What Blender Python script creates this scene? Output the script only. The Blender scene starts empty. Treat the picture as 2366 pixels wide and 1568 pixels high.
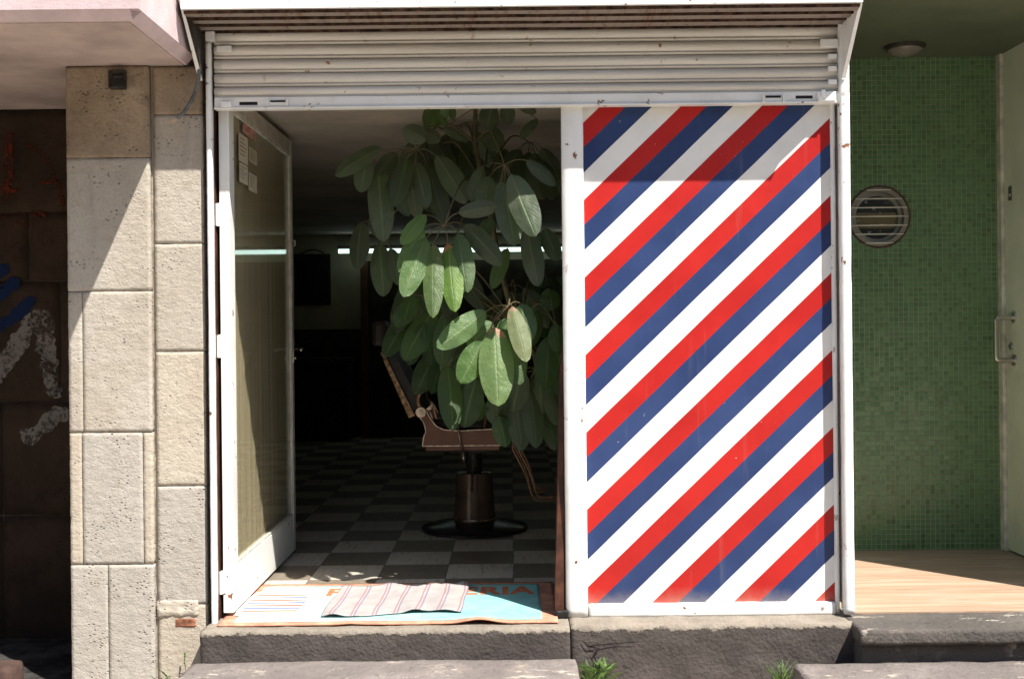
import bpy, bmesh, math, random
from mathutils import Vector, Matrix, noise
random.seed(7)
C = bpy.context.scene.collection
F, D, HC = 2600.0, 4.333, 1.45          # focal (px of a 2366 wide picture), camera distance to the facade, camera height
VX, VY, ROLL = 1180.0, 757.0, math.radians(0.6)
cr, sr = math.cos(ROLL), math.sin(ROLL)
FL = HC - 1.118                          # shop floor level
def W(px, py, Y=0.0):                    # point of the plane at depth Y
    u, v = px - VX, VY - py
    u0, v0 = u*cr + v*sr, -u*sr + v*cr
    k = (D + Y)/F
    return Vector((u0*k, Y, HC + v0*k))
def G(px, py, z=FL):                     # point of the horizontal plane at height z
    u, v = px - VX, VY - py
    u0, v0 = u*cr + v*sr, -u*sr + v*cr
    d = (z - HC)*F/v0
    return Vector((u0*d/F, d - D, z))

# ------------------------------------------------------------------ object helpers
def tag(o, label=None, cat=None, group=None, kind=None):
    if label: o['label'] = label
    if cat: o['category'] = cat
    if group: o['group'] = group
    if kind: o['kind'] = kind
    return o
def thing(name, loc, label, cat, group=None):
    o = bpy.data.objects.new(name, None); C.objects.link(o)
    o.location = loc; o.empty_display_size = .1
    return tag(o, label, cat, group)
ROOTOF = {}
def link(name, me, mat, parent=None, smooth=False):
    o = bpy.data.objects.new(name, me); C.objects.link(o)
    if mat is not None:
        if isinstance(mat, (list, tuple)):
            for m in mat: me.materials.append(m)
        else: me.materials.append(mat)
    if smooth:
        for p in me.polygons: p.use_smooth = True
    if parent is not None:
        o.parent = parent
        if parent.type == 'EMPTY':
            o.matrix_parent_inverse = Matrix.Translation(-Vector(parent.location))
    return o
class MB:
    def __init__(s): s.bm = bmesh.new()
    def box(s, a, b, bev=0.0, mi=0):
        x0,y0,z0 = [min(a[i],b[i]) for i in range(3)]; x1,y1,z1 = [max(a[i],b[i]) for i in range(3)]
        r = bmesh.ops.create_cube(s.bm, size=1.0)
        for v in r['verts']:
            v.co = Vector(((x0+x1)/2+v.co.x*(x1-x0), (y0+y1)/2+v.co.y*(y1-y0), (z0+z1)/2+v.co.z*(z1-z0)))
        fs = set(f for v in r['verts'] for f in v.link_faces)
        for f in fs: f.material_index = mi
        if bev > 0:
            es = list(set(e for v in r['verts'] for e in v.link_edges))
            bmesh.ops.bevel(s.bm, geom=es, offset=bev, segments=2, affect='EDGES', profile=.6)
        return s
    def quad(s, pts, mi=0):
        f = s.bm.faces.new([s.bm.verts.new(p) for p in pts]); f.material_index = mi; return s
    def prism(s, pts, vec, mi=0):          # closed prism: polygon pts swept by vec
        a = [s.bm.verts.new(p) for p in pts]; b = [s.bm.verts.new(Vector(p)+Vector(vec)) for p in pts]
        n = len(a); fs = [s.bm.faces.new(a), s.bm.faces.new(b[::-1])]
        for i in range(n): fs.append(s.bm.faces.new((a[i], b[i], b[(i+1)%n], a[(i+1)%n])))
        for f in fs: f.material_index = mi
        bmesh.ops.recalc_face_normals(s.bm, faces=fs); return s
    def tube(s, pts, r, n=8, r1=None, cap=True):
        pts = [Vector(p) for p in pts]; m = len(pts); rings = []
        up = Vector((0,0,1))
        for i,p in enumerate(pts):
            t = (pts[min(i+1,m-1)] - pts[max(i-1,0)]).normalized()
            if abs(t.dot(up)) > .95: up = Vector((0,1,0)) if abs(t.y) < .9 else Vector((1,0,0))
            x = t.cross(up).normalized(); y = t.cross(x).normalized(); up = -y if False else up
            rr = r if r1 is None else r + (r1-r)*i/max(1,m-1)
            rings.append([s.bm.verts.new(p + x*math.cos(2*math.pi*k/n)*rr + y*math.sin(2*math.pi*k/n)*rr) for k in range(n)])
        for a,b in zip(rings, rings[1:]):
            for k in range(n):
                s.bm.faces.new((a[k], a[(k+1)%n], b[(k+1)%n], b[k]))
        if cap: s.bm.faces.new(rings[0][::-1]); s.bm.faces.new(rings[-1])
        return s
    def lathe(s, prof, c, n=32, axis='z'):
        rings = []
        for r,h in prof:
            ring = []
            for k in range(n):
                a = 2*math.pi*k/n
                if axis == 'z': p = Vector((r*math.cos(a), r*math.sin(a), h))
                elif axis == 'y': p = Vector((r*math.cos(a), h, r*math.sin(a)))
                else: p = Vector((h, r*math.cos(a), r*math.sin(a)))
                ring.append(s.bm.verts.new(Vector(c)+p))
            rings.append(ring)
        for a,b in zip(rings, rings[1:]):
            for k in range(n): s.bm.faces.new((a[k], a[(k+1)%n], b[(k+1)%n], b[k]))
        s.bm.faces.new(rings[0][::-1]); s.bm.faces.new(rings[-1]); return s
    def rough(s, a, b, r=.006, amp=.002, step=.025, freq=14, chip=0.0, mi=0):
        """box with rounded, worn, noisy surface"""
        lo = Vector([min(a[i],b[i]) for i in range(3)]); hi = Vector([max(a[i],b[i]) for i in range(3)])
        n = [max(2, int(math.ceil((hi[i]-lo[i])/step))) for i in range(3)]
        cache = {}
        def vert(i,j,k):
            key = (i,j,k)
            if key in cache: return cache[key]
            p = Vector((lo.x+(hi.x-lo.x)*i/n[0], lo.y+(hi.y-lo.y)*j/n[1], lo.z+(hi.z-lo.z)*k/n[2]))
            rr = r + (chip*max(0, noise.noise(p*7+Vector((3,1,9))))**1.5 if chip else 0)
            rr = min(rr, .45*min(hi-lo))
            q = Vector([min(max(p[c], lo[c]+rr), hi[c]-rr) for c in range(3)])
            d = p - q
            if d.length > 1e-9: p = q + d.normalized()*min(rr, d.length)
            nn = (d.normalized() if d.length > 1e-9 else Vector((0,0,0)))
            h = noise.noise(p*freq)*.6 + noise.noise(p*freq*2.7)*.3 + noise.noise(p*freq*6)*.2
            p = p + nn*h*amp
            cache[key] = s.bm.verts.new(p); return cache[key]
        fs = []
        for (ax,u,v) in ((0,1,2),(1,0,2),(2,0,1)):
            for side in (0, n[ax]):
                for iu in range(n[u]):
                    for iv in range(n[v]):
                        def K(du,dv):
                            k = [0,0,0]; k[ax]=side; k[u]=iu+du; k[v]=iv+dv; return vert(*k)
                        fs.append(s.bm.faces.new((K(0,0),K(1,0),K(1,1),K(0,1))))
        for f in fs: f.material_index = mi; f.smooth = True
        bmesh.ops.recalc_face_normals(s.bm, faces=fs); return s
    def build(s, name, mat, parent=None, smooth=False):
        me = bpy.data.meshes.new(name); s.bm.to_mesh(me); s.bm.free()
        return link(name, me, mat, parent, smooth)
def auto(o, ang=40):                       # smooth with sharp edges kept
    me = o.data; bm = bmesh.new(); bm.from_mesh(me)
    for f in bm.faces: f.smooth = True
    for e in bm.edges:
        if len(e.link_faces) == 2 and e.calc_face_angle(0) > math.radians(ang): e.smooth = False
    bm.to_mesh(me); bm.free(); return o

# ------------------------------------------------------------------ material helpers
class NM:
    def __init__(s, name, rough=.7, spec=.3, metal=0.0):
        s.m = bpy.data.materials.new(name); s.m.use_nodes = True
        s.t = s.m.node_tree; s.n = s.t.nodes; s.l = s.t.links
        s.b = s.n['Principled BSDF']; s.b.inputs['Roughness'].default_value = rough
        s.b.inputs['Specular IOR Level'].default_value = spec; s.b.inputs['Metallic'].default_value = metal
        s.co = s.n.new('ShaderNodeTexCoord').outputs['Object']; s.uv = None
    def node(s, t, **k):
        o = s.n.new(t)
        for a,b in k.items(): setattr(o, a, b)
        return o
    def set(s, sock, v):
        if isinstance(v, (int, float)): sock.default_value = v
        elif isinstance(v, (tuple, list)): sock.default_value = tuple(v) + ((1,) if len(v)==3 and sock.type=='RGBA' else ())
        else: s.l.new(v, sock)
    def math(s, op, a, b=0.0, c=None, clamp=False):
        o = s.node('ShaderNodeMath', operation=op, use_clamp=clamp); s.set(o.inputs[0], a); s.set(o.inputs[1], b)
        if c is not None: s.set(o.inputs[2], c)
        return o.outputs[0]
    def scaled(s, sc, co=None):
        o = s.node('ShaderNodeMapping'); s.l.new(co or s.co, o.inputs['Vector']); o.inputs['Scale'].default_value = sc; return o.outputs[0]
    def noise(s, scale=5, detail=4, rough=.6, co=None, dist=0.0):
        o = s.node('ShaderNodeTexNoise'); s.l.new(co or s.co, o.inputs['Vector'])
        o.inputs['Scale'].default_value = scale; o.inputs['Detail'].default_value = detail; o.inputs['Roughness'].default_value = rough; o.inputs['Distortion'].default_value = dist
        return o.outputs['Fac']
    def vor(s, scale=20, feature='F1', co=None):
        o = s.node('ShaderNodeTexVoronoi', feature=feature); s.l.new(co or s.co, o.inputs['Vector']); o.inputs['Scale'].default_value = scale
        return o.outputs['Distance']
    def ramp(s, f, a, b):                  # smoothstep a..b -> 0..1
        o = s.node('ShaderNodeMapRange', interpolation_type='SMOOTHSTEP'); s.set(o.inputs['Value'], f)
        o.inputs['From Min'].default_value = a; o.inputs['From Max'].default_value = b; return o.outputs[0]
    def mix(s, f, a, b, mode='MIX'):
        o = s.node('ShaderNodeMix', data_type='RGBA', blend_type=mode); s.set(o.inputs[0], f); s.set(o.inputs[6], a); s.set(o.inputs[7], b); return o.outputs[2]
    def xyz(s, co=None):
        o = s.node('ShaderNodeSeparateXYZ'); s.l.new(co or s.co, o.inputs[0]); return o.outputs
    def color(s, c): s.set(s.b.inputs['Base Color'], c); return s
    def rough(s, r): s.set(s.b.inputs['Roughness'], r); return s
    def bump(s, h, dist=.01, strength=1.0):
        o = s.node('ShaderNodeBump'); s.set(o.inputs['Height'], h); o.inputs['Distance'].default_value = dist; o.inputs['Strength'].default_value = strength
        if s.b.inputs['Normal'].is_linked: s.l.new(s.b.inputs['Normal'].links[0].from_socket, o.inputs['Normal'])
        s.l.new(o.outputs[0], s.b.inputs['Normal']); return s
def simple(name, col, rough=.6, spec=.3, metal=0.0, var=.12, vs=6, bump=.0, bs=60):
    m = NM(name, rough, spec, metal)
    n = m.noise(vs, 5, .65)
    dk = tuple(c*(1-var*1.6) for c in col); lt = tuple(min(1,c*(1+var)) for c in col)
    m.color(m.mix(m.ramp(n,.3,.7), dk, lt))
    if bump: m.bump(m.noise(bs,4), bump)
    return m.m

# white enamel with dirt, chips and rust
def painted(name, base=(.78,.78,.76), rust=.62, grime=.5):
    m = NM(name, .38, .4)
    n1 = m.noise(3.5,6,.65); c = m.mix(m.ramp(n1,.42,.75), base, tuple(b*.86 for b in (base[0],base[1]*.98,base[2]*.94)))
    streak = m.noise(1.0,5,.7, co=m.scaled((38,38,2.2))); c = m.mix(m.math('MULTIPLY', m.ramp(streak,.55,.8), .35*grime), c, (.38,.30,.22))
    sp = m.noise(34,3,.55); big = m.noise(5,3,.5)
    f = m.math('MULTIPLY', m.ramp(sp, rust, rust+.05), m.ramp(big,.5,.6))
    c = m.mix(f, c, m.mix(m.noise(90,2), (.10,.035,.015), (.28,.12,.05)))
    m.color(c); m.bump(m.noise(22,3), .0016); m.bump(f, -.001); m.rough(m.math('ADD', .33, m.math('MULTIPLY', f, .45)))
    return m.m
M_WHITE = painted('white_enamel'); M_WHITE2 = painted('white_post_enamel', (.80,.80,.79), .60)
def shutter_mat():
    m = NM('shutter_enamel', .42, .35)
    n1 = m.noise(1.0,5,.6, co=m.scaled((1.2,8,14))); c = m.mix(m.ramp(n1,.35,.7), (.66,.635,.58), (.54,.50,.45))
    z = m.xyz()[2]
    sp = m.noise(26,4,.6); f = m.math('MULTIPLY', m.ramp(sp,.64,.70), m.ramp(m.noise(4,2),.45,.6))
    c = m.mix(f, c, (.26,.12,.05))
    m.color(c); m.bump(m.noise(1.0,3, co=m.scaled((3,10,30))), .004); return m.m
M_SHUT = shutter_mat()
def hood_rust():
    m = NM('rusty_hood_sheet', .6, .25)
    s1 = m.noise(1.0,4,.75, co=m.scaled((55,3,2))); s2 = m.noise(2.2,4,.6)
    f = m.math('MULTIPLY', m.ramp(s1,.50,.68), m.ramp(s2,.42,.62))
    c = m.mix(f, (.24,.20,.175), (.19,.10,.055)); c = m.mix(m.ramp(m.noise(40,4,.7),.56,.7), c, (.12,.075,.055))
    m.color(c); m.bump(m.noise(30,3), .002); return m.m
M_HOOD = hood_rust()
# stone
def stone(name, a, b, c3, pits=1.0, joint=None):
    m = NM(name, .9, .15)
    n = m.noise(2.6,6,.65); n2 = m.noise(14,5,.7); n3 = m.noise(90,3,.7)
    c = m.mix(m.ramp(n,.34,.66), a, b); c = m.mix(m.math('MULTIPLY', m.ramp(n2,.5,.75), .6), c, c3)
    c = m.mix(m.math('MULTIPLY', m.ramp(n3,.35,.7), .28), c, tuple(x*.55 for x in a))
    v = m.vor(55, co=m.scaled((1,1,1.5))); pit = m.math('SUBTRACT', 1.0, m.ramp(v,.0,.32)); pm = m.math('MULTIPLY', pit, m.ramp(m.noise(9,3),.5,.62))
    gr = m.math('MULTIPLY', m.ramp(m.noise(1.0,5,.65, co=m.scaled((9,9,1.6))),.52,.74), .38); c = m.mix(gr, c, tuple(x*.62 for x in a))
    c = m.mix(m.math('MULTIPLY', pm, .75*pits), c, tuple(x*.28 for x in a))
    m.color(c)
    m.bump(m.noise(34,4,.62, co=m.scaled((1,1,1.5))), .0048); m.bump(m.noise(160,3,.7), .002); m.bump(pm, -.006*pits)
    return m.m
M_STONE = stone('chiselled_cantera_stone', (.385,.34,.285), (.445,.405,.35), (.33,.285,.225))
M_STONE2 = stone('pale_cantera_stone', (.42,.36,.29), (.47,.42,.345), (.33,.29,.235))
M_STONE3 = stone('grey_cantera_stone', (.37,.34,.30), (.42,.38,.34), (.33,.28,.23), 1.5)
M_STONED = stone('dark_soiled_stone', (.24,.18,.125), (.37,.29,.21), (.12,.085,.06), 1.2)
M_MORTAR = simple('mortar', (.27,.205,.155), .95, .1, var=.35, vs=20, bump=.004)
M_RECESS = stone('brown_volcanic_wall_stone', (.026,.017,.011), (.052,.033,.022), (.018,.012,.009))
M_PLASTER = stone('old_lime_plaster', (.50,.45,.38), (.42,.36,.29), (.55,.50,.43))
M_PINK = simple('pink_render', (.58,.46,.47), .85, .15, var=.10, vs=5, bump=.002, bs=120)
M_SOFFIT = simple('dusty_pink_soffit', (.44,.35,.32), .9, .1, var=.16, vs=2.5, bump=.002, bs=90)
def concrete(name, top, side, zedge=None, rag=.03, dirty=.5):
    m = NM(name, .88, .2)
    nb = m.noise(3.2,6,.65); nf = m.noise(30,5,.7); nn = m.noise(120,2,.6)
    s = m.mix(m.ramp(nb,.36,.68), side, tuple(x*1.45 for x in side)); s = m.mix(m.math('MULTIPLY', m.ramp(nf,.52,.72), .55), s, tuple(x*.5 for x in side))
    t = m.mix(m.ramp(m.noise(6,6,.7),.38,.66), top, tuple(x*.72 for x in top)); t = m.mix(m.math('MULTIPLY', m.ramp(nn,.5,.75),.35), t, tuple(x*.5 for x in top))
    if zedge is not None:
        z = m.xyz()[2]; rg = m.math('MULTIPLY', m.math('SUBTRACT', m.noise(11,6,.75), .50), rag*4)
        zz = m.math('ADD', z, rg); f = m.ramp(zz, zedge-.004, zedge+.004)
        c = m.mix(f, s, t); m.bump(f, .0035)
    else:
        c = m.mix(m.ramp(m.noise(7,6,.75),.57,.66), s, t); sf = m.math('MULTIPLY', m.ramp(m.noise(1.0,6,.75, co=m.scaled((10,26,10))),.57,.60), m.ramp(m.noise(3.5,3),.46,.6)); c = m.mix(m.math('MULTIPLY', sf, .8), c, (.50,.43,.36))
    m.color(c); m.bump(m.noise(40,5,.7), .007); m.bump(m.vor(70), .0015); return m.m
M_PLINTH = concrete('black_painted_plinth_cement', (.26,.225,.185), (.062,.052,.048), FL-.020, .020)
M_STEP = concrete('worn_grey_step_cement', (.33,.28,.24), (.15,.13,.122))
M_SLAB = concrete('dark_basalt_step_slab', (.19,.165,.14), (.085,.075,.068))
M_WALK = simple('sidewalk_cement', (.40,.355,.30), .9, .2, var=.25, vs=3, bump=.003, bs=50)
M_ROAD = simple('asphalt', (.055,.054,.052), .9, .2, var=.25, vs=8, bump=.006, bs=140)
M_WETG = simple('dark_recess_ground', (.035,.032,.03), .7, .3, var=.6, vs=9, bump=.012, bs=25)
# stripes
def stripes():
    m = NM('barber_stripes', .42, .35)
    x,y,z = m.xyz()
    p0 = W(1350.5, 462, .03)
    v = m.math('SUBTRACT', z, m.math('MULTIPLY', m.math('SUBTRACT', x, p0.x), math.tan(math.radians(43.5))))
    wob = m.math('MULTIPLY', m.math('SUBTRACT', m.noise(2.2,2), .5), .006)
    t = m.math('FRACT', m.math('ADD', m.math('DIVIDE', m.math('SUBTRACT', p0.z, m.math('ADD', v, wob)), .2995), 20.0))
    e = .0035
    red = m.mix(m.ramp(m.noise(3,4),.3,.7), (.37,.010,.009), (.45,.016,.012)); blue = m.mix(m.ramp(m.noise(2.5,4),.3,.7), (.016,.033,.105), (.028,.051,.145)); wht = m.mix(m.ramp(m.noise(4,4),.3,.7),(.70,.69,.655),(.80,.79,.76))
    c = m.mix(m.ramp(t, .318-e, .318+e), red, blue); c = m.mix(m.ramp(t, .643-e, .643+e), c, wht); c = m.mix(m.ramp(t, 1-e*2, 1.0), c, red)
    sc = m.noise(1.0,3,.8, co=m.scaled((70,70,14)), dist=1.2); f = m.math('MULTIPLY', m.ramp(sc,.74,.76), m.ramp(m.noise(3,2),.52,.6)); c = m.mix(f, c, (.75,.72,.70))
    sp = m.math('MULTIPLY', m.ramp(m.noise(110,1,.5),.80,.81), m.ramp(m.noise(2.5,2),.55,.6)); c = m.mix(sp, c, (.8,.78,.75))
    drip = m.math('MULTIPLY', m.ramp(m.noise(1.0,4,.7, co=m.scaled((26,26,1.3))),.58,.80), .10); c = m.mix(drip, c, (.40,.36,.30))
    gz = m.math('SUBTRACT', 1.0, m.ramp(m.math('ADD', z, m.math('MULTIPLY', m.noise(16,4,.7), .09)), FL+.06, FL+.16)); c = m.mix(m.math('MULTIPLY', gz, .4), c, (.34,.28,.21))
    m.color(c); m.bump(m.noise(14,3), .0012); m.bump(m.noise(2.2,2), .012); return m.m
M_STRIPE = stripes()
# mosaic
def mosaic():
    m = NM('green_glass_mosaic', .22, .5)
    x,y,z = m.xyz(); s = .0243
    u = m.math('DIVIDE', m.math('ADD', x, m.math('MULTIPLY', y, 1.0)), s); v = m.math('DIVIDE', z, s)
    cb = m.node('ShaderNodeCombineXYZ'); m.l.new(m.math('FLOOR', u), cb.inputs[0]); m.l.new(m.math('FLOOR', v), cb.inputs[1])
    wn = m.node('ShaderNodeTexWhiteNoise', noise_dimensions='2D'); m.l.new(cb.outputs[0], wn.inputs['Vector'])
    c = m.mix(wn.outputs['Value'], (.080,.155,.068), (.118,.22,.098)); c = m.mix(m.ramp(wn.outputs['Value'],.86,.9), c, (.070,.13,.05)); 
    fu = m.math('ABSOLUTE', m.math('SUBTRACT', m.math('FRACT', u), .5)); fv = m.math('ABSOLUTE', m.math('SUBTRACT', m.math('FRACT', v), .5))
    g = m.ramp(m.math('MAXIMUM', fu, fv), .425, .455)
    gr = m.mix(m.ramp(m.noise(3,4),.35,.65), (.40,.44,.30), (.30,.34,.22))
    m.color(m.mix(m.math('MULTIPLY', g, .85), c, gr)); m.rough(m.math('ADD', .2, m.math('MULTIPLY', g, .6)))
    gn = m.ramp(m.noise(1.7,5,.7),.35,.7); m.bump(g, -.0016)
    wv = m.node('ShaderNodeSeparateColor'); m.l.new(wn.outputs['Color'], wv.inputs[0])
    m.bump(m.math('MULTIPLY', wv.outputs[1], m.math('FRACT', u)), .0022); m.bump(m.math('MULTIPLY', wv.outputs[0], m.math('FRACT', v)), .0022)
    return m.m
M_MOSAIC = mosaic()
# checker vinyl
def checker():
    m = NM('checker_vinyl_tiles', .5, .12)
    x,y,z = m.xyz(); s = .305
    p = G(1029, 1338)            # a tile corner read from the picture
    u = m.math('DIVIDE', m.math('SUBTRACT', x, p.x - 40*s), s); v = m.math('DIVIDE', m.math('SUBTRACT', y, p.y - 40*s), s)
    ck = m.math('MODULO', m.math('ADD', m.math('FLOOR', u), m.math('FLOOR', v)), 2.0)
    cb = m.node('ShaderNodeCombineXYZ'); m.l.new(m.math('FLOOR', u), cb.inputs[0]); m.l.new(m.math('FLOOR', v), cb.inputs[1])
    wn = m.node('ShaderNodeTexWhiteNoise', noise_dimensions='2D'); m.l.new(cb.outputs[0], wn.inputs['Vector'])
    st = m.noise(1.0,5,.7, co=m.scaled((60,7,1)))
    lt = m.mix(m.ramp(st,.5,.72), (.54,.49,.42), (.27,.21,.165)); dk = m.mix(m.ramp(m.noise(30,5),.3,.7), (.17,.14,.11), (.22,.185,.145))
    c = m.mix(m.math('LESS_THAN', ck, .5), dk, lt); c = m.mix(m.math('MULTIPLY', wn.outputs['Value'], .25), c, (.1,.085,.07))
    fu = m.math('ABSOLUTE', m.math('SUBTRACT', m.math('FRACT', u), .5)); fv = m.math('ABSOLUTE', m.math('SUBTRACT', m.math('FRACT', v), .5))
    g = m.ramp(m.math('MAXIMUM', fu, fv), .493, .497); c = m.mix(m.math('MULTIPLY', g, .7), c, (.04,.03,.025))
    m.color(c); m.rough(m.math('ADD', .26, m.math('MULTIPLY', m.noise(12,4), .25))); m.bump(g, -.001); m.bump(m.noise(5,2), .0015); return m.m
M_CHECK = checker()
def wood_vinyl():
    m = NM('pale_wood_vinyl', .5, .3)
    g = m.noise(1.0,6,.65, co=m.scaled((1.6,26,1)), dist=1.2); g2 = m.noise(1.0,4,.7, co=m.scaled((3,140,1)))
    c = m.mix(m.ramp(g,.36,.66), (.33,.22,.15), (.46,.335,.25)); c = m.mix(m.math('MULTIPLY', m.ramp(g2,.5,.75), .5), c, (.27,.17,.11))
    c = m.mix(m.math('MULTIPLY', m.ramp(m.noise(3,4),.6,.75), .4), c, (.48,.37,.29)); m.color(c); m.bump(g2, .0006); return m.m
M_WOODV = wood_vinyl()
M_BROWN = simple('dark_brown_board', (.07,.027,.016), .5, .3, var=.35, vs=12, bump=.002)
M_DARKW = simple('dark_wood', (.035,.024,.016), .6, .3, var=.4, vs=8)
M_DADO = simple('dark_dado_paint', (.05,.04,.026), .6, .3, var=.3)
M_IWALL = simple('cream_olive_wall_paint', (.50,.46,.32), .8, .2, var=.12, vs=2)
M_ICEIL = simple('dusty_ceiling_board', (.50,.43,.36), .85, .15, var=.12, vs=2.2)
M_BLACK = simple('black_matte', (.012,.011,.01), .55, .3, var=.3)
M_DKMET = simple('dark_old_metal', (.05,.042,.035), .5, .4, .3, var=.5, vs=30)
M_CREAMD = simple('pale_cream_door_paint', (.66,.65,.53), .5, .35, var=.08, vs=3, bump=.001, bs=200)
M_FRAMEG = simple('greyed_frame_paint', (.62,.59,.50), .5, .3, var=.2, vs=14)
M_STEEL = simple('brushed_steel', (.55,.52,.48), .28, .5, 1.0, var=.08)
M_COPPER = simple('bronzed_chair_enamel', (.12,.055,.036), .3, .6, .5, var=.15, vs=8)
M_ROD = simple('rubbed_copper_rod', (.50,.29,.19), .35, .6, .5, var=.3, vs=30)
M_CHROME = simple('worn_chrome_trim', (.62,.50,.40), .3, .6, 1.0, var=.35, vs=40)
M_LEATHER = simple('dark_leather', (.02,.014,.011), .42, .4, var=.35, vs=9, bump=.002)
M_PORCEL = simple('brown_enamel_pedestal', (.15,.10,.075), .25, .5, .2, var=.2, vs=6)
M_HOSE = simple('grey_cable_sheath', (.12,.13,.13), .5, .3, var=.3, vs=40)
M_WIREC = simple('pale_wire_ends', (.55,.38,.26), .6, .3)
M_ORANGE = simple('salmon_mat_border', (.56,.27,.18), .9, .1, var=.2, vs=12, bump=.003, bs=200)
M_BRICK = simple('broken_red_brick', (.30,.13,.08), .9, .1, var=.35, vs=20, bump=.006)
M_TERRA = simple('reddish_stone', (.07,.042,.035), .85, .2, var=.3, vs=9, bump=.004)
M_LETTER = simple('salmon_letter_yarn', (.52,.17,.08), .95, .1, var=.15)
M_PAPER = simple('aged_paper', (.55,.50,.40), .8, .2, var=.06)
M_PAPERR = simple('paper_with_red_print', (.50,.28,.22), .8, .2, var=.35, vs=30)
M_INK = simple('black_ink', (.05,.045,.04), .8, .2)
M_REDV = simple('red_vinyl_lettering', (.42,.045,.03), .6, .2, var=.2)
def glassy(name, col, rough=.03, alpha=.0, mix=.5):
    m = bpy.data.materials.new(name); m.use_nodes = True; t = m.node_tree; t.nodes.clear()
    o = t.nodes.new('ShaderNodeOutputMaterial'); tr = t.nodes.new('ShaderNodeBsdfTransparent'); tr.inputs[0].default_value = (*col,1)
    gl = t.nodes.new('ShaderNodeBsdfGlossy'); gl.inputs['Roughness'].default_value = rough; gl.inputs[0].default_value = (.9,.92,.9,1)
    fr = t.nodes.new('ShaderNodeFresnel'); g_=t.nodes.new('ShaderNodeNewGeometry'); ma=t.nodes.new('ShaderNodeMath'); ma.operation='MULTIPLY_ADD'; ma.inputs[1].default_value=-.8333; ma.inputs[2].default_value=1.5; t.links.new(g_.outputs['Backfacing'],ma.inputs[0]); t.links.new(ma.outputs[0],fr.inputs[0])
    mx = t.nodes.new('ShaderNodeMixShader'); t.links.new(fr.outputs[0], mx.inputs[0]); t.links.new(tr.outputs[0], mx.inputs[1]); t.links.new(gl.outputs[0], mx.inputs[2]); t.links.new(mx.outputs[0], o.inputs[0])
    return m
M_GLASS = glassy('clear_glass', (.95,.95,.93))
def curtain_mat():
    m = NM('tan_curtain_cloth', .9, .1)
    c = m.mix(m.ramp(m.noise(1.0,3,.6, co=m.scaled((10,16,.5))),.35,.65), (.56,.48,.33), (.66,.57,.41)); m.color(m.mix(m.math('MULTIPLY', m.noise(60,3), .3), c, (.36,.30,.2))); return m.m
M_CURT = curtain_mat()
def emit(name, col, st):
    m = bpy.data.materials.new(name); m.use_nodes = True; b = m.node_tree.nodes['Principled BSDF']
    b.inputs['Base Color'].default_value = (.8,.8,.8,1); b.inputs['Emission Color'].default_value = (*col,1); b.inputs['Emission Strength'].default_value = st; return m
M_TUBE = emit('fluorescent_tube_glow', (.70,.95,.88), .9)
def leaf_mat(name, a, b, spot=0.0):
    m = NM(name, .47, .42); uv = m.n['Texture Coordinate'].outputs['UV']; U = m.xyz(uv)
    ob = m.noise(3.5,4); c = m.mix(m.ramp(ob,.35,.65), a, b)
    d = m.math('ABSOLUTE', m.math('SUBTRACT', U[0], .5)); rib = m.math('SUBTRACT', 1.0, m.ramp(d,.012,.045))
    vein = m.math('FRACT', m.math('ADD', m.math('MULTIPLY', U[1], 15.0), m.math('MULTIPLY', d, -7.0))); vn = m.math('SUBTRACT', 1.0, m.ramp(m.math('ABSOLUTE', m.math('SUBTRACT', vein, .5)), .0, .16))
    c = m.mix(m.math('MULTIPLY', vn, .12), c, (.17,.25,.09)); c = m.mix(m.math('MULTIPLY', rib, .6), c, (.24,.31,.13))
    if spot:
        f = m.ramp(m.math('ADD', m.noise(22,5,.7), m.math('MULTIPLY', m.math('SUBTRACT', .10, U[1]), .9, clamp=False)), .60-spot*.06, .64-spot*.06); c = m.mix(f, c, (.40,.17,.09))
    else:
        f = m.math('MULTIPLY', m.ramp(m.noise(60,2),.70,.73), m.ramp(m.noise(6,2),.5,.6)); c = m.mix(f, c, (.30,.14,.07))
    oi = m.node('ShaderNodeObjectInfo'); hs = m.node('ShaderNodeHueSaturation'); m.l.new(c, hs.inputs['Color']); m.set(hs.inputs['Value'], m.math('MULTIPLY_ADD', oi.outputs['Random'], .55, .68)); m.set(hs.inputs['Saturation'], m.math('MULTIPLY_ADD', m.math('FRACT', m.math('MULTIPLY', oi.outputs['Random'], 7.3)), .28, .82)); c = hs.outputs[0]
    m.color(c); m.bump(rib, .0015); m.bump(vn, .0012, .6); m.bump(m.noise(32,4), .006)
    tl = m.node('ShaderNodeBsdfTranslucent'); m.l.new(m.mix(.6, c, (.30,.50,.06), 'MIX'), tl.inputs[0])
    mx = m.node('ShaderNodeMixShader'); mx.inputs[0].default_value = .38; out = m.n['Material Output']
    m.l.new(m.b.outputs[0], mx.inputs[1]); m.l.new(tl.outputs[0], mx.inputs[2]); m.l.new(mx.outputs[0], out.inputs[0]); return m.m
M_LEAF = leaf_mat('umbrella_leaf', (.072,.14,.047), (.11,.19,.062)); M_LEAFS = leaf_mat('umbrella_leaf_scarred', (.10,.18,.045), (.16,.25,.06), 1.3)  # plain leaf green raised for sunlit leaves, light put into its colour
M_LEAFD = leaf_mat('umbrella_leaf_dusty_shaded', (.075,.100,.062), (.105,.128,.082))  # dusty grey-green copy for leaves in shade, shade put into the colour
M_LEAFM = leaf_mat('umbrella_leaf_shaded', (.045,.085,.038), (.065,.115,.05))  # darker copy of the leaf green for unlit leaves, shade painted in
M_LEAFY = leaf_mat('umbrella_leaf_yellowing', (.16,.20,.07), (.24,.24,.10), .7)
M_STEM = simple('brown_green_stem', (.10,.085,.045), .7, .2, var=.3, vs=30)
M_PETI = simple('petiole_green', (.10,.08,.04), .6, .3, var=.2)
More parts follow.
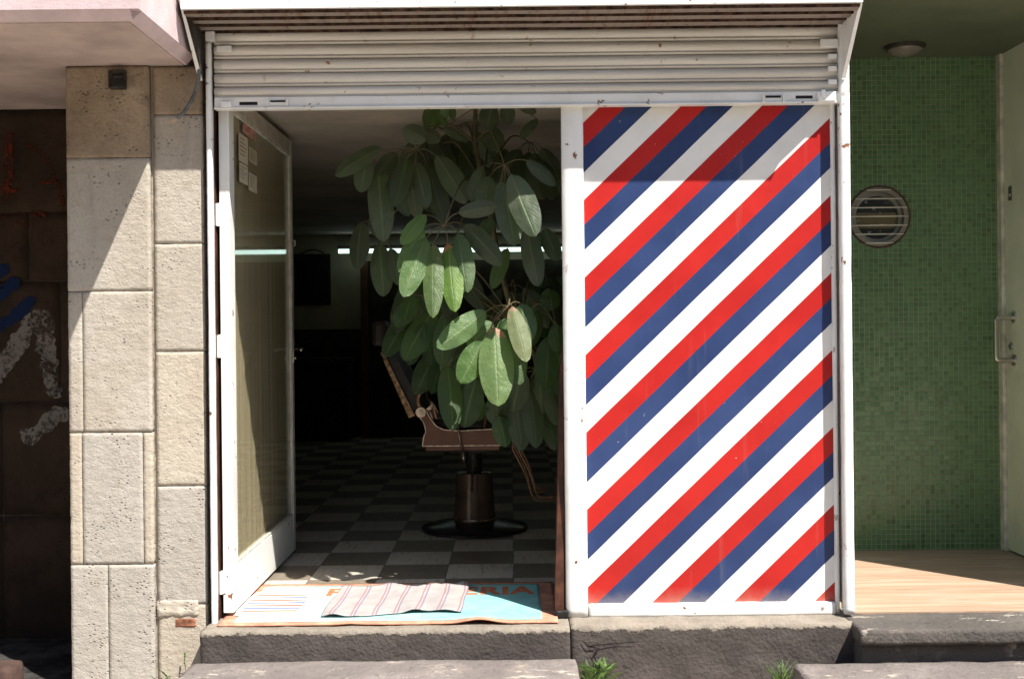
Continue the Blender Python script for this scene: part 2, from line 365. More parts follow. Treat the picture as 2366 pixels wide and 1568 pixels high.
M_WEED = simple('weed_green', (.08,.14,.03), .6, .3, var=.3, vs=30)
M_POT = simple('terracotta_pot_clay', (.26,.11,.06), .8, .2, var=.2)
M_SOIL = simple('potting_soil', (.03,.02,.014), .95, .1, bump=.01, bs=50)

# ================================================================== SETTING
tag(MB().box((-30,-30,-.6),(30,-6.6,-.14)).build('road', M_ROAD), kind='structure')
tag(MB().box((-30,-6.598,-.6),(30,3,0)).build('sidewalk', M_WALK), kind='structure')
p = G(300,1500,.05)
tag(MB().rough((-5,-.05,.002),(-1.66,.84,.06), r=.01, amp=.012, step=.05, freq=7).build('recess_ground', M_WETG), kind='structure')
tag(MB().box((-1.60,.60,FL-.2),(1.268,1.15,FL+.004)).box((-3.0,1.1502,FL-.2),(1.268,7.5,FL+.004)).build('shop_floor', M_CHECK), kind='structure')
tag(MB().box((1.307,.03,FL-.2),(2.6,1.4,FL+.002)).build('porch_floor', M_WOODV), kind='structure')

# plinth, steps
pl = thing('plinth', (0,-.12,0), 'black painted cement plinth with a chipped pale top edge, under the shop front', 'plinth')
XS = W(1318,1470,-.12).x
m = MB(); m.rough((-1.175,-.135,-.02),(XS-.0005,.64,FL-.001), r=.007, amp=.006, step=.018, freq=9, chip=.035); o = m.build('door_threshold', M_PLINTH, pl)
m = MB(); m.rough((XS+.0005,-.112,-.02),(1.30,.64,FL-.001), r=.007, amp=.009, step=.018, freq=9, chip=.035); m.build('panel_base', M_PLINTH, pl)
def ribbon(pts, w, n, off=.0015, jag=.0):
    """flat strip following pts (Vectors) in the plane whose normal is n"""
    bm = bmesh.new(); prev = None; nn = Vector(n)
    P = []
    for a,b in zip(pts, pts[1:]):
        k = max(2, int((b-a).length/.012))
        for i in range(k): P.append(a.lerp(b, i/k))
    P.append(pts[-1])
    for i,q in enumerate(P):
        t = (P[min(i+1,len(P)-1)]-P[max(i-1,0)]).normalized(); s = t.cross(nn).normalized()
        ww = w*(1 + jag*noise.noise(q*40)); sh = jag*w*.35*noise.noise(q*23+Vector((5,5,5)))
        e = min(1, (min(i, len(P)-1-i)+.6)/2.2)
        a = bm.verts.new(q + s*(ww/2*e+sh) + nn*off); b = bm.verts.new(q - s*(ww/2*e-sh) + nn*off)
        if prev: bm.faces.new((prev[0], a, b, prev[1]))
        prev = (a,b)
    return bm
def merge_bms(bms):
    out = bmesh.new(); me = bpy.data.meshes.new('tmp')
    for b in bms:
        b.to_mesh(me); out.from_mesh(me); b.free()
    bpy.data.meshes.remove(me); return out
def crack(pp, Y, w=.003):
    return ribbon([W(a,b,Y) for a,b in pp], w, (0,-1,0), .0, .8)
bm = merge_bms([crack([(1345,1478),(1358,1492),(1385,1497),(1372,1512),(1378,1530)],-.1215,.006), crack([(1358,1492),(1440,1484),(1475,1482)],-.1215,.004)])
me = bpy.data.meshes.new('crack'); bm.to_mesh(me); bm.free(); link('crack', me, M_BLACK, pl)
ZL = HC-1.232
s1 = MB().rough((-1.20,-.62,-.01),(W(1338,1560,-.3).x,-.13,ZL), r=.012, amp=.006, step=.025, freq=8, chip=.04).build('doorstep', M_STEP)
tag(s1, 'low worn grey cement doorstep with scuffed pale patches, below the open doorway', 'step')
ZR = HC-1.245
s2 = thing('porch_step', (1.9,-.2,0), 'dark basalt porch step with an overhanging slab, in front of the wood-look porch floor', 'step')
m = MB(); m.rough((1.268,-.215,FL-.058),(2.75,.028,FL-.002), r=.004, amp=.005, step=.018, freq=13, chip=.015); m.build('tread_slab', M_SLAB, s2)
m = MB(); m.rough((1.275,-.175,-.01),(2.75,.02,FL-.059), r=.006, amp=.006, step=.025, freq=11); m.build('riser', M_SLAB, s2)
s3 = MB().rough((W(1832,1515,-.2).x,-.70,-.01),(2.8,-.178,ZR), r=.012, amp=.007, step=.025, freq=8, chip=.05).build('lower_porch_step', M_STEP)
tag(s3, 'low grey cement step at the bottom right, below the dark basalt porch step', 'step')

# ================================================================== LEFT BUILDING
def pillar(name, label, x0, x1, y0, y1, zt, cuts, core_in=.006):
    """cuts: list of (z0, z1, [x splits], [materials])"""
    t = thing(name, ((x0+x1)/2, y0, 0), label, 'pillar', 'cantera stone pillars left of the shop front')
    m = MB(); m.box((x0+core_in, y0+core_in+.004, 0), (x1-core_in, y1, zt)); m.build('mortar_core', M_MORTAR, t)
    mats = [M_STONE, M_STONE2, M_STONE3, M_STONED]; m = MB(); g = .0010
    for z0,z1,xs,mi in cuts:
        e = [x0]+xs+[x1]
        for i,(a,b) in enumerate(zip(e, e[1:])):
            dy = random.uniform(-.002,.002)
            m.rough((a+g*(i>0), y0+dy, z0+g), (b-g*(i<len(e)-2), y1-.01, z1-g), r=.0018, amp=.0024, step=.014, freq=30, chip=.005, mi=mi[i%len(mi)])
    m.build('stone_blocks', mats, t)
    return t
Xa, Xb, Xc, Xd = W(160,700).x, W(351,700).x, W(359,700).x, W(473,700).x
zz = lambda y: W(255,y).z
p1 = pillar('stone_pillar', 'wide pale stone pillar beside the graffiti recess, crossed by a diagonal shadow', Xa, Xb, -.012, .80, HC+1.02,
   [(0,zz(1302),[W(253,1400).x],[2,2]), (zz(1302),zz(998),[W(193,1100).x,W(333,1100).x],[1,2,1]), (zz(998),zz(673),[W(194,800).x],[0,0]), (zz(673),zz(366),[],[0]), (zz(366),HC+1.02,[],[3])])
zz = lambda y: W(415,y).z
p2 = pillar('stone_pillar', 'narrow stone pillar between the wide pillar and the white shutter post', Xc, Xd-.002, 0, .80, HC+1.02,
   [(0,zz(1395),[],[1]), (zz(1395),zz(1122),[],[2]), (zz(1122),zz(812),[],[1]), (zz(812),zz(563),[],[0]), (zz(563),zz(265),[],[0]), (zz(265),HC+1.02,[],[3])])
MB().box((Xb+.001,.012,0),(Xc-.001,.78,HC+1.02)).build('joint_fill', M_STONE2, p1)
MB().rough(W(404,1428,-.003),W(458,1443,.03), r=.004, amp=.003, step=.008).build('brick_patch', M_BRICK, p2)
MB().rough(W(362,1386,-.005),W(462,1421,.02), r=.006, amp=.012, step=.01, freq=30).build('plaster_patch', M_PLASTER, p2)
nb = thing('neighbour_building', (-2.6,.3,0), 'pink rendered building with a graffitied stone recess under its canopy, left of the pillars', 'building')
m = MB(); YR = .81
zs = [0, W(80,1190,YR).z, W(80,928,YR).z, W(80,650,YR).z, HC+.55, HC+1.02]
for i,(a,b) in enumerate(zip(zs, zs[1:])):
    xs = [[-5,W(8,1300,YR).x,W(165,1300,YR).x+.3],[-5,W(5,1000,YR).x,W(165,1000,YR).x+.3],[-5,W(140,800,YR).x,W(165,800,YR).x+.3],[-5,-2.2,-1.4],[-5,-1.9,-1.4]][i]
    for x0,x1 in zip(xs, xs[1:]): m.rough((x0+.002,YR,a+.002),(x1-.002,YR+.12,b-.002), r=.005, amp=.004, step=.05, freq=12)
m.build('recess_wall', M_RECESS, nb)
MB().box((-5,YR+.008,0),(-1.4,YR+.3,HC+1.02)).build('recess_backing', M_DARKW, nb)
# canopy: slab with chamfered lower edge
ZC = HC+1.025; XE = -1.205; YF = -.655
m = MB()
m.prism([(-6,YF,ZC+.03),(-6,YF+.03,ZC),(-6,1.1,ZC),(-6,1.1,ZC+1.6),(-6,YF,ZC+1.6)], (XE-.03+6,0,0))
m.prism([(XE-.03,YF,ZC+.03),(XE-.03,-.0,ZC+.03),(XE-.03,-.0,ZC+1.6),(XE-.03,YF,ZC+1.6)], (.03,0,0))
m.prism([(XE-.03,YF+.03,ZC+.0005),(XE,YF+.03,ZC+.0295),(XE-.03,YF+.03,ZC+.0295)], (0,.62,0))
o = m.build('canopy', M_PINK, nb)
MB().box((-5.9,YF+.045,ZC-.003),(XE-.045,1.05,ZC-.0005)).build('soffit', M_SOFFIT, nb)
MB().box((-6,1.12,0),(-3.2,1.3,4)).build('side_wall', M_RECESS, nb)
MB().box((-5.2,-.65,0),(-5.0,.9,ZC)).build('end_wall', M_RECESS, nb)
# graffiti
def faded(name, col, lo, hi):
    m = NM(name, .9, .1); m.color(m.mix(m.noise(12,4), col, tuple(c*.7 for c in col)))
    tr = m.node('ShaderNodeBsdfTransparent'); mx = m.node('ShaderNodeMixShader'); out = m.n['Material Output']
    m.l.new(m.ramp(m.math('ADD', m.math('MULTIPLY', m.noise(9,5,.7), .6), m.math('MULTIPLY', m.noise(60,3,.7), .4)), lo, hi), mx.inputs[0]); m.l.new(tr.outputs[0], mx.inputs[1]); m.l.new(m.b.outputs[0], mx.inputs[2]); m.l.new(mx.outputs[0], out.inputs[0]); return m.m
def strokes(name, mat, data, jag=.5):
    bms = [ribbon([W(a,b,YR-.0045) for a,b in pts], w, (0,-1,0), .0005*(i+1), jag) for i,(pts,w) in enumerate(data)]
    bm = merge_bms(bms); me = bpy.data.meshes.new(name); bm.to_mesh(me); bm.free(); return link(name, me, mat, nb)
strokes('white_graffiti', faded('white_spray_paint',(.19,.17,.15),.40,.56), [([(-20,880),(40,800),(95,715)],.075),([(95,715),(108,800),(130,920)],.085),([(155,942),(110,975),(55,1022)],.075)], .6)
strokes('blue_graffiti', faded('blue_spray_paint',(.010,.020,.060),.30,.42), [([(-25,650),(18,612)],.06),([(-25,700),(45,645)],.055),([(-20,760),(30,735),(80,688)],.055)], .35)
strokes('red_graffiti', faded('red_spray_paint',(.10,.022,.012),.44,.60), [([(-10,505),(50,490),(110,498)],.025),([(-10,528),(40,515),(80,520)],.016),([(10,450),(70,425),(135,418)],.018),([(20,300),(20,420),(10,470)],.04),([(60,330),(110,370),(140,440),(150,500)],.02)], .4)
# junction box and hanging cable
jb = thing('junction_box', W(272,185,-.03), 'small dark square junction box high on the wide stone pillar', 'junction box')
a, b = W(249,161,-.05), W(297,210,-.0)
MB().box(a, (b.x,-.014,b.z), .004).build('box_body', M_DKMET, jb)
MB().box(W(257,170,-.062), W(289,201,-.0505), .003).build('cover', M_BLACK, jb)
MB().box(W(262,176,-.066), W(284,180,-.0622)).build('cover_ridge', M_DKMET, jb)
cb = thing('hanging_cable', W(455,160,-.05), 'grey cable with bare frayed end hanging on the narrow pillar', 'cable')
pts = [W(437,-30,-.12), W(446,60,-.10), W(459,140,-.07), W(458,185,-.06), W(446,225,-.06), W(428,255,-.06), W(410,274,-.06)]
def smooth_pts(pts, k=6):
    out = []
    for i in range(len(pts)-1):
        p0,p1,p2,p3 = pts[max(i-1,0)],pts[i],pts[i+1],pts[min(i+2,len(pts)-1)]
        for j in range(k):
            t=j/k; out.append(.5*((2*p1)+(-p0+p2)*t+(2*p0-5*p1+4*p2-p3)*t*t+(-p0+3*p1-3*p2+p3)*t**3))
    out.append(pts[-1]); return out
MB().tube(smooth_pts(pts), .0075, 8).build('sheath', M_HOSE, cb, True)
m = MB()
for dx,dy in ((-14,9),(-18,12),(-12,13),(-19,7)): m.tube([W(411,273,-.06), W(411+dx*.5,273+dy*.6,-.062), W(411+dx,273+dy,-.06)], .0016, 5)
m.build('wire_ends', M_WIREC, cb)
tag(MB().tube(smooth_pts([W(478,238,-.012),W(484,262,-.012),W(482,300,-.012),W(481,300,-.012)]) if False else smooth_pts([W(463,165,-.012),W(470,210,-.012),W(478,245,-.012)][:0] + [W(466,235,-.01),W(479,245,-.01),W(481,295,-.01)]), .0018, 5).build('thin_wire', M_BLACK), 'thin dark wire curling beside the top of the left shutter post', 'wire')

# ================================================================== SHOP BUILDING
sb = thing('barber_shop', (0,.1,0), 'dim barber shop interior with cream walls and dark dado behind the open door', 'building')
CZ = HC+.98; YB = 7.5
MB().box((-6,.075,HC+1.06),(1.298,.45,4.2)).box((-1.7,.075,HC+.985),(1.298,.45,HC+1.058)).build('lintel_wall', M_STONED, sb)
m = MB(); y = .45; n = 0
ys = [.08, G(700,342,CZ).y-1.5+.0, ]
ln = [.452] + [G(700,283,CZ).y + .75*k for k in range(0,9)] + [YB]
ln = sorted(v for v in ln if .45 <= v <= YB)
for a,b in zip(ln, ln[1:]): m.box((-3.0 if a>1.15 else -1.6,a+.005,CZ),(1.268,b-.005,CZ+.03), .002)
m.box((-1.6,.12,CZ-.0),(1.268,.449,CZ+.004))
m.build('ceiling', M_ICEIL, sb)
MB().box((-1.6,.46,CZ+.035),(1.30,1.15,CZ+.4)).box((-3.2,1.1502,CZ+.035),(1.30,YB+.2,CZ+.4)).build('roof_slab', M_STONED, sb)
MB().box((-3.2,1.15,0),(-3.0,YB+.2,CZ+.03)).build('left_wall', M_IWALL, sb)
MB().box((-3.2,.96,0),(-1.62,1.149,CZ+.03)).build('front_wall', M_IWALL, sb)
MB().box((1.27,.13,0),(1.300,YB+.2,CZ+.034)).build('right_wall', M_IWALL, sb)
MB().box((-3.0,YB,0),(1.268,YB+.2,CZ+.03)).build('back_wall', M_IWALL, sb)
MB().box((-2.99,YB-.02,FL+.005),(1.26,YB-.001,HC+.005)).build('dado', M_DADO, sb)
x = W(842,800,YB-.3)
MB().box((W(834,800,YB-.3).x,YB-.3,FL+.005),(W(851,800,YB-.3).x,YB-.2,HC+.70), .004).build('door_post', simple('varnished_post',(.15,.085,.04),.5,.3,var=.2), sb)
MB().box((W(852,800,YB-.3).x,YB-.28,FL+.005),(1.26,YB-.025,HC+.70)).build('dark_partition', M_DADO, sb)
MB().box((-2.9,.66,FL+.01),(-2.6,5.5,FL+.85), .01).build('wall_counter', M_DARKW, sb)
# reveal around the opening
JL = W(503,800,.0).x
MB().box((-1.618,.60,FL+.0),(-1.602,1.149,CZ)).build('reveal', M_IWALL, sb)
MB().box((Xd+.001,.075,0),(W(507,800,.08).x-.008,.80,HC+.98)).build('left_jamb', M_DARKW, sb)
# tubes
for i,(xa,xb) in enumerate(((780,1062),(1070,1352),(1360,1640))):
    a, b = W(xa,580,YB-.36), W(xb,574,YB-.36); z = W(1000,576,YB-.36).z
    t = thing('fluorescent_lamp', (a.x,YB-.36,z), ['lit fluorescent tube lamp on the back wall, its glowing left end beside the dark board','lit fluorescent tube lamp on the back wall, glowing between the leaves','lit fluorescent tube lamp on the back wall, hidden to the right of the plant'][i], 'lamp', 'fluorescent tubes on the back wall')
    MB().box((a.x,YB-.34,z+.012),(b.x,YB-.28,z+.05), .003).build('housing', M_DARKW, t)
    m = MB(); m.tube([(a.x+.01,YB-.36,z-.01),(b.x-.01,YB-.36,z-.01)], .022, 12); m.build('tube', M_TUBE, t, True)
bd = thing('wall_board', W(728,640,YB-.03), 'black framed board hanging by a wire on the cream back wall', 'board')
a, b = W(680,587,YB-.03), W(764,704,YB-.03); MB().box(a,(b.x,YB-.003,b.z), .004).build('frame', M_DARKW, bd)
MB().box((a.x+.03,YB-.034,b.z+.03),(b.x-.03,YB-.031,a.z-.03)).build('face', M_BLACK, bd)
MB().tube(smooth_pts([W(694,587,YB-.02),W(712,579,YB-.02),W(726,577,YB-.02),W(742,581,YB-.02),W(750,587,YB-.02)]), .006, 5).build('wire', M_BLACK, bd)
ct = thing('back_counter', (-2.2,YB-.7,FL), 'dark wooden cabinet along the back wall under the black board', 'cabinet')
MB().box((-2.5,YB-.6,FL+.006),(-1.62,YB-.025,FL+.80), .006).build('carcass', M_DARKW, ct)
MB().box((-2.53,YB-.63,FL+.802),(-1.6,YB-.025,FL+.835), .004).build('counter_top', simple('worn_counter_top',(.08,.055,.035),.35,.4), ct)
for k in range(2): MB().box((-2.47+.43*k,YB-.615,FL+.08),(-2.08+.43*k,YB-.602,FL+.72), .004).build('cabinet_door', M_DARKW, ct)

# ================================================================== ROLLING SHUTTER
YSH = .0
XL, XR = W(497,180,-.0).x, W(1934,180,-.0).x
def zx(y): return W(1180,y-2,-.01).z
def profile_sheet(prof, x0, x1, nx=60, wav=.0015):
    bm = bmesh.new(); cols = []
    for i in range(nx+1):
        x = x0+(x1-x0)*i/nx
        cols.append([bm.verts.new((x, y + wav*noise.noise(Vector((x*2.3, z*9, 3))), z + wav*.8*noise.noise(Vector((x*1.7+4, z*6, 1))))) for y,z in prof])
    for a,b in zip(cols, cols[1:]):
        for k in range(len(prof)-1): bm.faces.new((a[k], b[k], b[k+1], a[k+1]))
    return bm
sh = thing('rolling_shutter', (0,0,HC+.84), 'white ribbed metal roller shutter half lowered over the shop opening', 'shutter')
prof = []; edges = [222,195,163,131,99,66,33,0]
for y0,y1 in zip(edges, edges[1:]):
    za, zb = zx(y0), zx(y1); h = zb-za
    for t,yy in ((0,.009),(.035,-.006),(.10,-.010),(.17,-.008),(.21,-.004),(.26,-.007),(.40,-.013),(.58,-.0155),(.75,-.013),(.88,-.006),(.94,.002),(.97,.009)):
        prof.append((yy, za+t*h))
bm = profile_sheet(prof, XL, XR); me = bpy.data.meshes.new('slats'); bm.to_mesh(me); bm.free()
o = link('slats', me, M_SHUT, sh); auto(o, 60); md = o.modifiers.new('t','SOLIDIFY'); md.thickness = .0015; md.offset = 1
zb0, zb1 = zx(248.5), zx(221)
def shz(x): return 0
o = MB(); o.box((XL,-.016,zb0),(XR,.012,zb1), .003); o.box((XL,-.024,zb0-.001),(XR,.02,zb0+.006), .002)
o = o.build('bottom_bar', M_WHITE, sh)
def plate(name, x0,y0,x1,y1, mat, d0=-.0155, d1=-.024, par=o, bev=.001):
    a, b = W(x0,y0,d0), W(x1,y1,d1); return MB().box((a.x,d0,a.z),(b.x,d1,b.z), bev).build(name, mat, par)
plate('slot', 553,236,595,243, M_BLACK, -.015,-.0168)
plate('slot', 1838,221.5,1878,228, M_BLACK, -.015,-.0168)
for (x0,x1,y0,y1) in ((618,667,230,246),(1761,1811,219,237)):
    m = MB()
    A, B = W(x0,y0,-.0155), W(x1,y1,-.0155)
    m.box((A.x,-.0155,B.z),(A.x+.006,-.03,A.z)); m.box((B.x-.006,-.0155,B.z),(B.x,-.03,A.z)); m.box((A.x+.007,-.0155,B.z+.004),(B.x-.007,-.019,A.z-.004)); lt = m.build('latch', M_WHITE, sh)
    MB().box((A.x+.012,-.0192,(A.z+B.z)/2+.002),(B.x-.012,-.0205,A.z-.005)).build('latch_slot', M_BLACK, lt)
plate('lock_bolt', 1886,214,1932,233, M_WHITE2, -.0155,-.034, sh, .003)
plate('lock_bolt', 512,236,534,247, M_WHITE2, -.0155,-.030, sh, .003)
plate('lock_bolt', 1897,208,1908,222, M_WHITE2, -.0345,-.040, sh, .002)
for (y0,y1) in ((127,134),(155,163),(186,194)):
    plate('end_clip', 1912,y0,1934,y1, M_WHITE2, -.018,-.034, sh, .002)
# hood
YH = -.262; ZH = HC+1.164
hx0, hx1 = -1.182, 1.287
hd = thing('shutter_hood', (0,-.1,ZH), 'white metal shutter hood with a rust streaked underside above the shop front', 'hood')
m = MB(); m.box((hx0,YH,ZH),(hx1,YH+.004,ZH+.6)); m.box((hx0,YH+.0045,ZH),(hx1,YH+.016,ZH+.004)); m.build('fascia', M_WHITE, hd)
prof = []
y0, y1 = YH+.016, -.014
n = 72
for i in range(n+1):
    t = i/n; prof.append((y0+(y1-y0)*t, ZH+.008 - .012*t - .017*abs(math.sin(math.pi*(3*t)))**.8))
bm = profile_sheet(prof, hx0+.003, hx1-.003, 70, .003); me = bpy.data.meshes.new('underside'); bm.to_mesh(me); bm.free()
o = link('underside', me, M_HOOD, hd, True); md = o.modifiers.new('t','SOLIDIFY'); md.thickness=.002; md.offset=-1
MB().box((hx0,YH+.02,ZH+.03),(hx1,.07,ZH+.6)).build('roller_box', M_SHUT, hd)
m = MB()
for k in (0,1,2,3):
    yy = y0+.003+(y1-y0-.006)*k/3; m.box((hx0+.006,yy-.003,ZH-.012-.012*k/3),(hx1-.006,yy+.003,ZH+.004))
m.build('crease_shade_strips', simple('crease_shade_brown',(.07,.04,.028),.9,.1,var=.5,vs=30), hd)  # dark strips standing in for shade in the creases between the ribs
for sx,x,pb in ((-1,hx0,W(469,187,-.034)),(1,hx1,W(1944,182,-.034))):
    m = MB(); xo = pb.x; za = ZH+.05
    A = Vector((x,YH,za)); Bp = Vector((xo,-.035,pb.z)); Cp = Vector((xo,-.035,za))
    w = .012*sx
    MB().prism([A,Bp,Cp],(w*.25,0,0)).build('bracket_plate', M_DKMET if sx<0 else M_WHITE2, hd)
    m.prism([A+Vector((-.001,0,0)),Bp,Bp+Vector((w*1.3,0,0)),A+Vector((w*.9,0,0))],(0,-.004,0)); m.build('bracket', M_WHITE if sx<0 else M_WHITE2, hd)
MB().box((hx0-.005,YH+.05,ZH-.01),(hx0-.04,-.02,ZH+.5), .004).build('side_trunking', M_DKMET, hd)
# posts
def post(x0,x1,yt,yb,label,xb=0):
    a, b = W(x0,yt,-.034), W(x1,yb,-.034)
    t = thing('shutter_post', ((a.x+b.x)/2,-.01,b.z), label, 'post', 'white shutter guide posts')
    m = MB(); m.rough((a.x,-.034,b.z),(b.x,.004,a.z), r=.002, amp=.0012, step=.02, freq=9, chip=.008)
    m.build('channel', M_WHITE2, t); return t, a, b
t1,a,b = post(474,500,95,1452,'left white painted shutter guide post beside the narrow stone pillar'); 
m = MB(); m.box(W(500,106,-.036),(W(540,106,0).x,-.026,W(500,120,-.036).z), .002); m.box((a.x,-.036,W(480,78,0).z),(a.x+.035,-.004,a.z), .004); m.build('guide_plate', M_WHITE2, t1)
t2,a,b = post(1938,1976,40,1418,'right white painted shutter guide post beside the green tiled porch'); 
m = MB(); m.box((W(1896,90,-.036).x,-.036,W(1896,110,-.036).z),(a.x-.002,-.024,W(1896,90,-.036).z), .003); m.box((W(1934,50,0).x,-.042,W(1940,108,0).z),(W(1958,50,0).x,-.035,W(1940,48,0).z), .003); m.build('guide_plate', M_WHITE2, t2)
MB().box((W(1939,200,.01).x+.004,.006,b.z+.02),(1.298,.128,HC+1.3)).build('wall_return', M_WHITE, t2)

# ================================================================== STRIPED PANEL
YP = .03
pn = thing('barber_stripe_panel', (W(1630,1400,YP).x,YP,FL), 'red white and blue diagonal striped barber panel in a white frame', 'panel')
q = [W(1346,215,YP),W(1919,210,YP),W(1926,1389,YP),W(1358,1392,YP)]
xa = (q[0].x+q[3].x)/2; xb = (q[1].x+q[2].x)/2; zb = (q[2].z+q[3].z)/2; ztp = HC+.97
xl = (W(1297,300,.02).x + W(1308,1400,.02).x)/2; xr = (W(1929,300,.02).x+W(1938,1300,.02).x)/2
MB().box((xa-.004,YP,zb-.004),(xb+.004,YP+.02,ztp)).build('striped_board', M_STRIPE, pn)
MB().rough((xl,.006,FL+.0),(xa,.068,ztp), r=.003, amp=.0012, step=.03, freq=5, chip=.004).build('left_stile', M_WHITE, pn)
MB().rough((xb,.012,FL+.0),(xr,.066,ztp), r=.003, amp=.0015, step=.03, freq=6, chip=.006).build('right_stile', M_WHITE, pn)
MB().rough((xa+.001,.008,FL-.004),(xb-.001,.066,zb), r=.003, amp=.003, step=.015, freq=12, chip=.02).build('bottom_rail', M_WHITE, pn)
MB().box((xa+.001,YP+.021,zb),(xb-.001,.06,ztp)).build('backing_board', M_DARKW, pn)
bl = thing('leaning_board', (xl,.1,FL), 'dark reddish brown board leaning just inside the left edge of the striped panel', 'board')
A,B,Cc,Dd = W(1281,1413,.012), W(1304,1413,.012), W(1297,800,.07), W(1290,845,.07)
m = MB(); m.prism([(A.x,.07,FL+.002),(B.x+.01,.07,FL+.002),(Cc.x+.02,.13,Cc.z),(Dd.x+.008,.13,Dd.z)],(0,.018,0)); 
m.prism([(A.x,.0,FL+.002),(B.x-.002,.0,FL+.002),(xl-.001,.07,Cc.z),(xl-.006,.07,Cc.z)],(0,.012,0)); m.build('board', M_BROWN, bl)
tag(MB().rough(W(1283,1410,-.01),W(1312,1424,.02), r=.005, amp=.006, step=.008, freq=40).build('rubber_wedge', M_BLACK), 'small black rubber lump at the foot of the brown board', 'wedge')

# ================================================================== GLASS DOOR
XD = W(535,900,.04).x            # face of the leaf (towards the opening)
XD0 = W(511,900,.04).x
Y0, Y1 = .04, .04+1.27; ZB, ZT = FL+.022, HC+.945
gd = thing('glass_door', (XD0,Y0,FL), 'white framed glass door standing open inwards, tan curtain behind its pane', 'door')
dt = XD-XD0
m = MB()
m.box((XD0,Y0,ZB),(XD,Y0+.075,ZT), .003)
fr1 = m.build('hinge_stile', M_WHITE, gd)
MB().box((XD0,Y1-.05,ZB),(XD,Y1,ZT), .003).build('lock_stile', simple('aged_aluminium_paint',(.66,.63,.57),.4,.4,.2,var=.15,vs=20), gd)
zbr = ZB+.175
MB().box((XD0,Y0+.076,ZB),(XD-.001,Y1-.051,zbr), .003).build('bottom_rail', M_WHITE, gd)
MB().box((XD0,Y0+.076,ZT-.07),(XD-.001,Y1-.051,ZT), .003).build('top_rail', simple('aged_rail_paint',(.52,.46,.38),.4,.4,.2,var=.15,vs=20), gd)
m = MB(); m.box((XD-.012,Y0+.076,zbr+.0005),(XD-.003,Y0+.088,ZT-.071)); m.box((XD-.012,Y1-.062,zbr+.0005),(XD-.003,Y1-.051,ZT-.071)); m.box((XD-.012,Y0+.089,zbr+.0005),(XD-.003,Y1-.063,zbr+.012)); m.box((XD-.012,Y0+.089,ZT-.083),(XD-.003,Y1-.063,ZT-.0705)); m.build('glazing_bead', M_FRAMEG, gd)
MB().box((XD-.016,Y0+.077,zbr+.001),(XD-.0125,Y1-.052,ZT-.072)).build('pane', M_GLASS, gd)
bm = bmesh.new(); cols = []
ny = 150
for i in range(ny+1):
    y = Y0+.08+(Y1-Y0-.14)*i/ny; xx = XD0+.012+.0022*math.sin(y*75+1.5*math.sin(y*9))+.0006*math.sin(y*140)
    cols.append((bm.verts.new((xx,y,zbr+.002)), bm.verts.new((xx,y,ZT-.073))))
for a,b in zip(cols, cols[1:]): bm.faces.new((a[0],b[0],b[1],a[1]))
me = bpy.data.meshes.new('curtain'); bm.to_mesh(me); bm.free(); link('curtain', me, M_CURT, gd, True)
for zc in (W(508,800,.04).z, W(508,1345,.04).z, HC+.45):
    m = MB(); m.box((XD0-.009,Y0-.006,zc-.045),(XD0+.004,Y0+.012,zc+.045), .002); m.tube([(XD0-.008,Y0-.008,zc-.043),(XD0-.008,Y0-.008,zc+.043)], .006, 10); m.build('hinge', M_WHITE, gd)
MB().box((XD0-.035,.008,FL),(XD0-.012,.066,HC+.975), .002).build('door_jamb', M_BROWN, gd)
hp = W(700,806,Y1-.03)
m = MB(); m.box((XD,Y1-.042,hp.z-.07),(XD+.006,Y1-.008,hp.z+.07), .002); m.tube([(XD+.005,Y1-.025,hp.z),(XD+.045,Y1-.025,hp.z),(XD+.05,Y1-.09,hp.z-.004)], .008, 10); m.lathe([(.009,0),(.009,.01)],(XD+.005,Y1-.025,hp.z-.045),10,'x'); m.build('handle', M_STEEL, gd, True)
m = MB(); m.box((XD,Y1-.02,HC+.42),(XD+.012,Y1+.004,HC+.45), .002); m.build('catch', M_CHROME, gd)
# papers stuck on the pane
def onpane(px, py):
    u, v = px-VX, VY-py; u0, v0 = u*cr+v*sr, -u*sr+v*cr; d = (XD-.0112)*F/u0; return Vector((XD-.0112, d-D, HC+v0*d/F))
sheets = [((551,304),(573,322),(573,386),(553,368),M_PAPER,'upper white paper notice of the left column on the glass door'),((553,371),(573,389),(573,430),(554,419),M_PAPER,'lower white paper notice of the left column on the glass door'),((575,337),(594,351),(594,385),(575,372),simple('yellowed_paper',(.42,.37,.27),.8,.2,var=.06),'yellowed paper notice in the middle of the right column on the glass door'),((575,397),(594,409),(594,450),(575,437),M_PAPER,'lowest white paper notice of the right column on the glass door'),((560,264),(590,293),(590,330),(562,304),M_PAPERR,'paper with red print, topmost on the glass door')]
for i,(a,b,c,d,mt,lb) in enumerate(sheets):
    P = [onpane(*k) for k in (a,b,c,d)]; ya=(P[0].y+P[3].y)/2; yb=(P[1].y+P[2].y)/2; zt_=(P[0].z+P[1].z)/2; zb_=(P[2].z+P[3].z)/2
    x0 = XD-.0118
    t = tag(MB().box((x0,ya,zb_),(x0+.0004,yb,zt_)).build('paper_notice', mt), lb, 'notice', 'paper notices stuck on the glass door')
    m = MB(); h = zt_-zb_; w = yb-ya
    for r in range(5):
        yy = zt_-h*(.15+.14*r); m.box((x0+.0006,ya+w*.12,yy),(x0+.0008,ya+w*random.uniform(.5,.88),yy-h*.025))
    m.build('printed_lines', M_INK if i<4 else M_REDV, t)

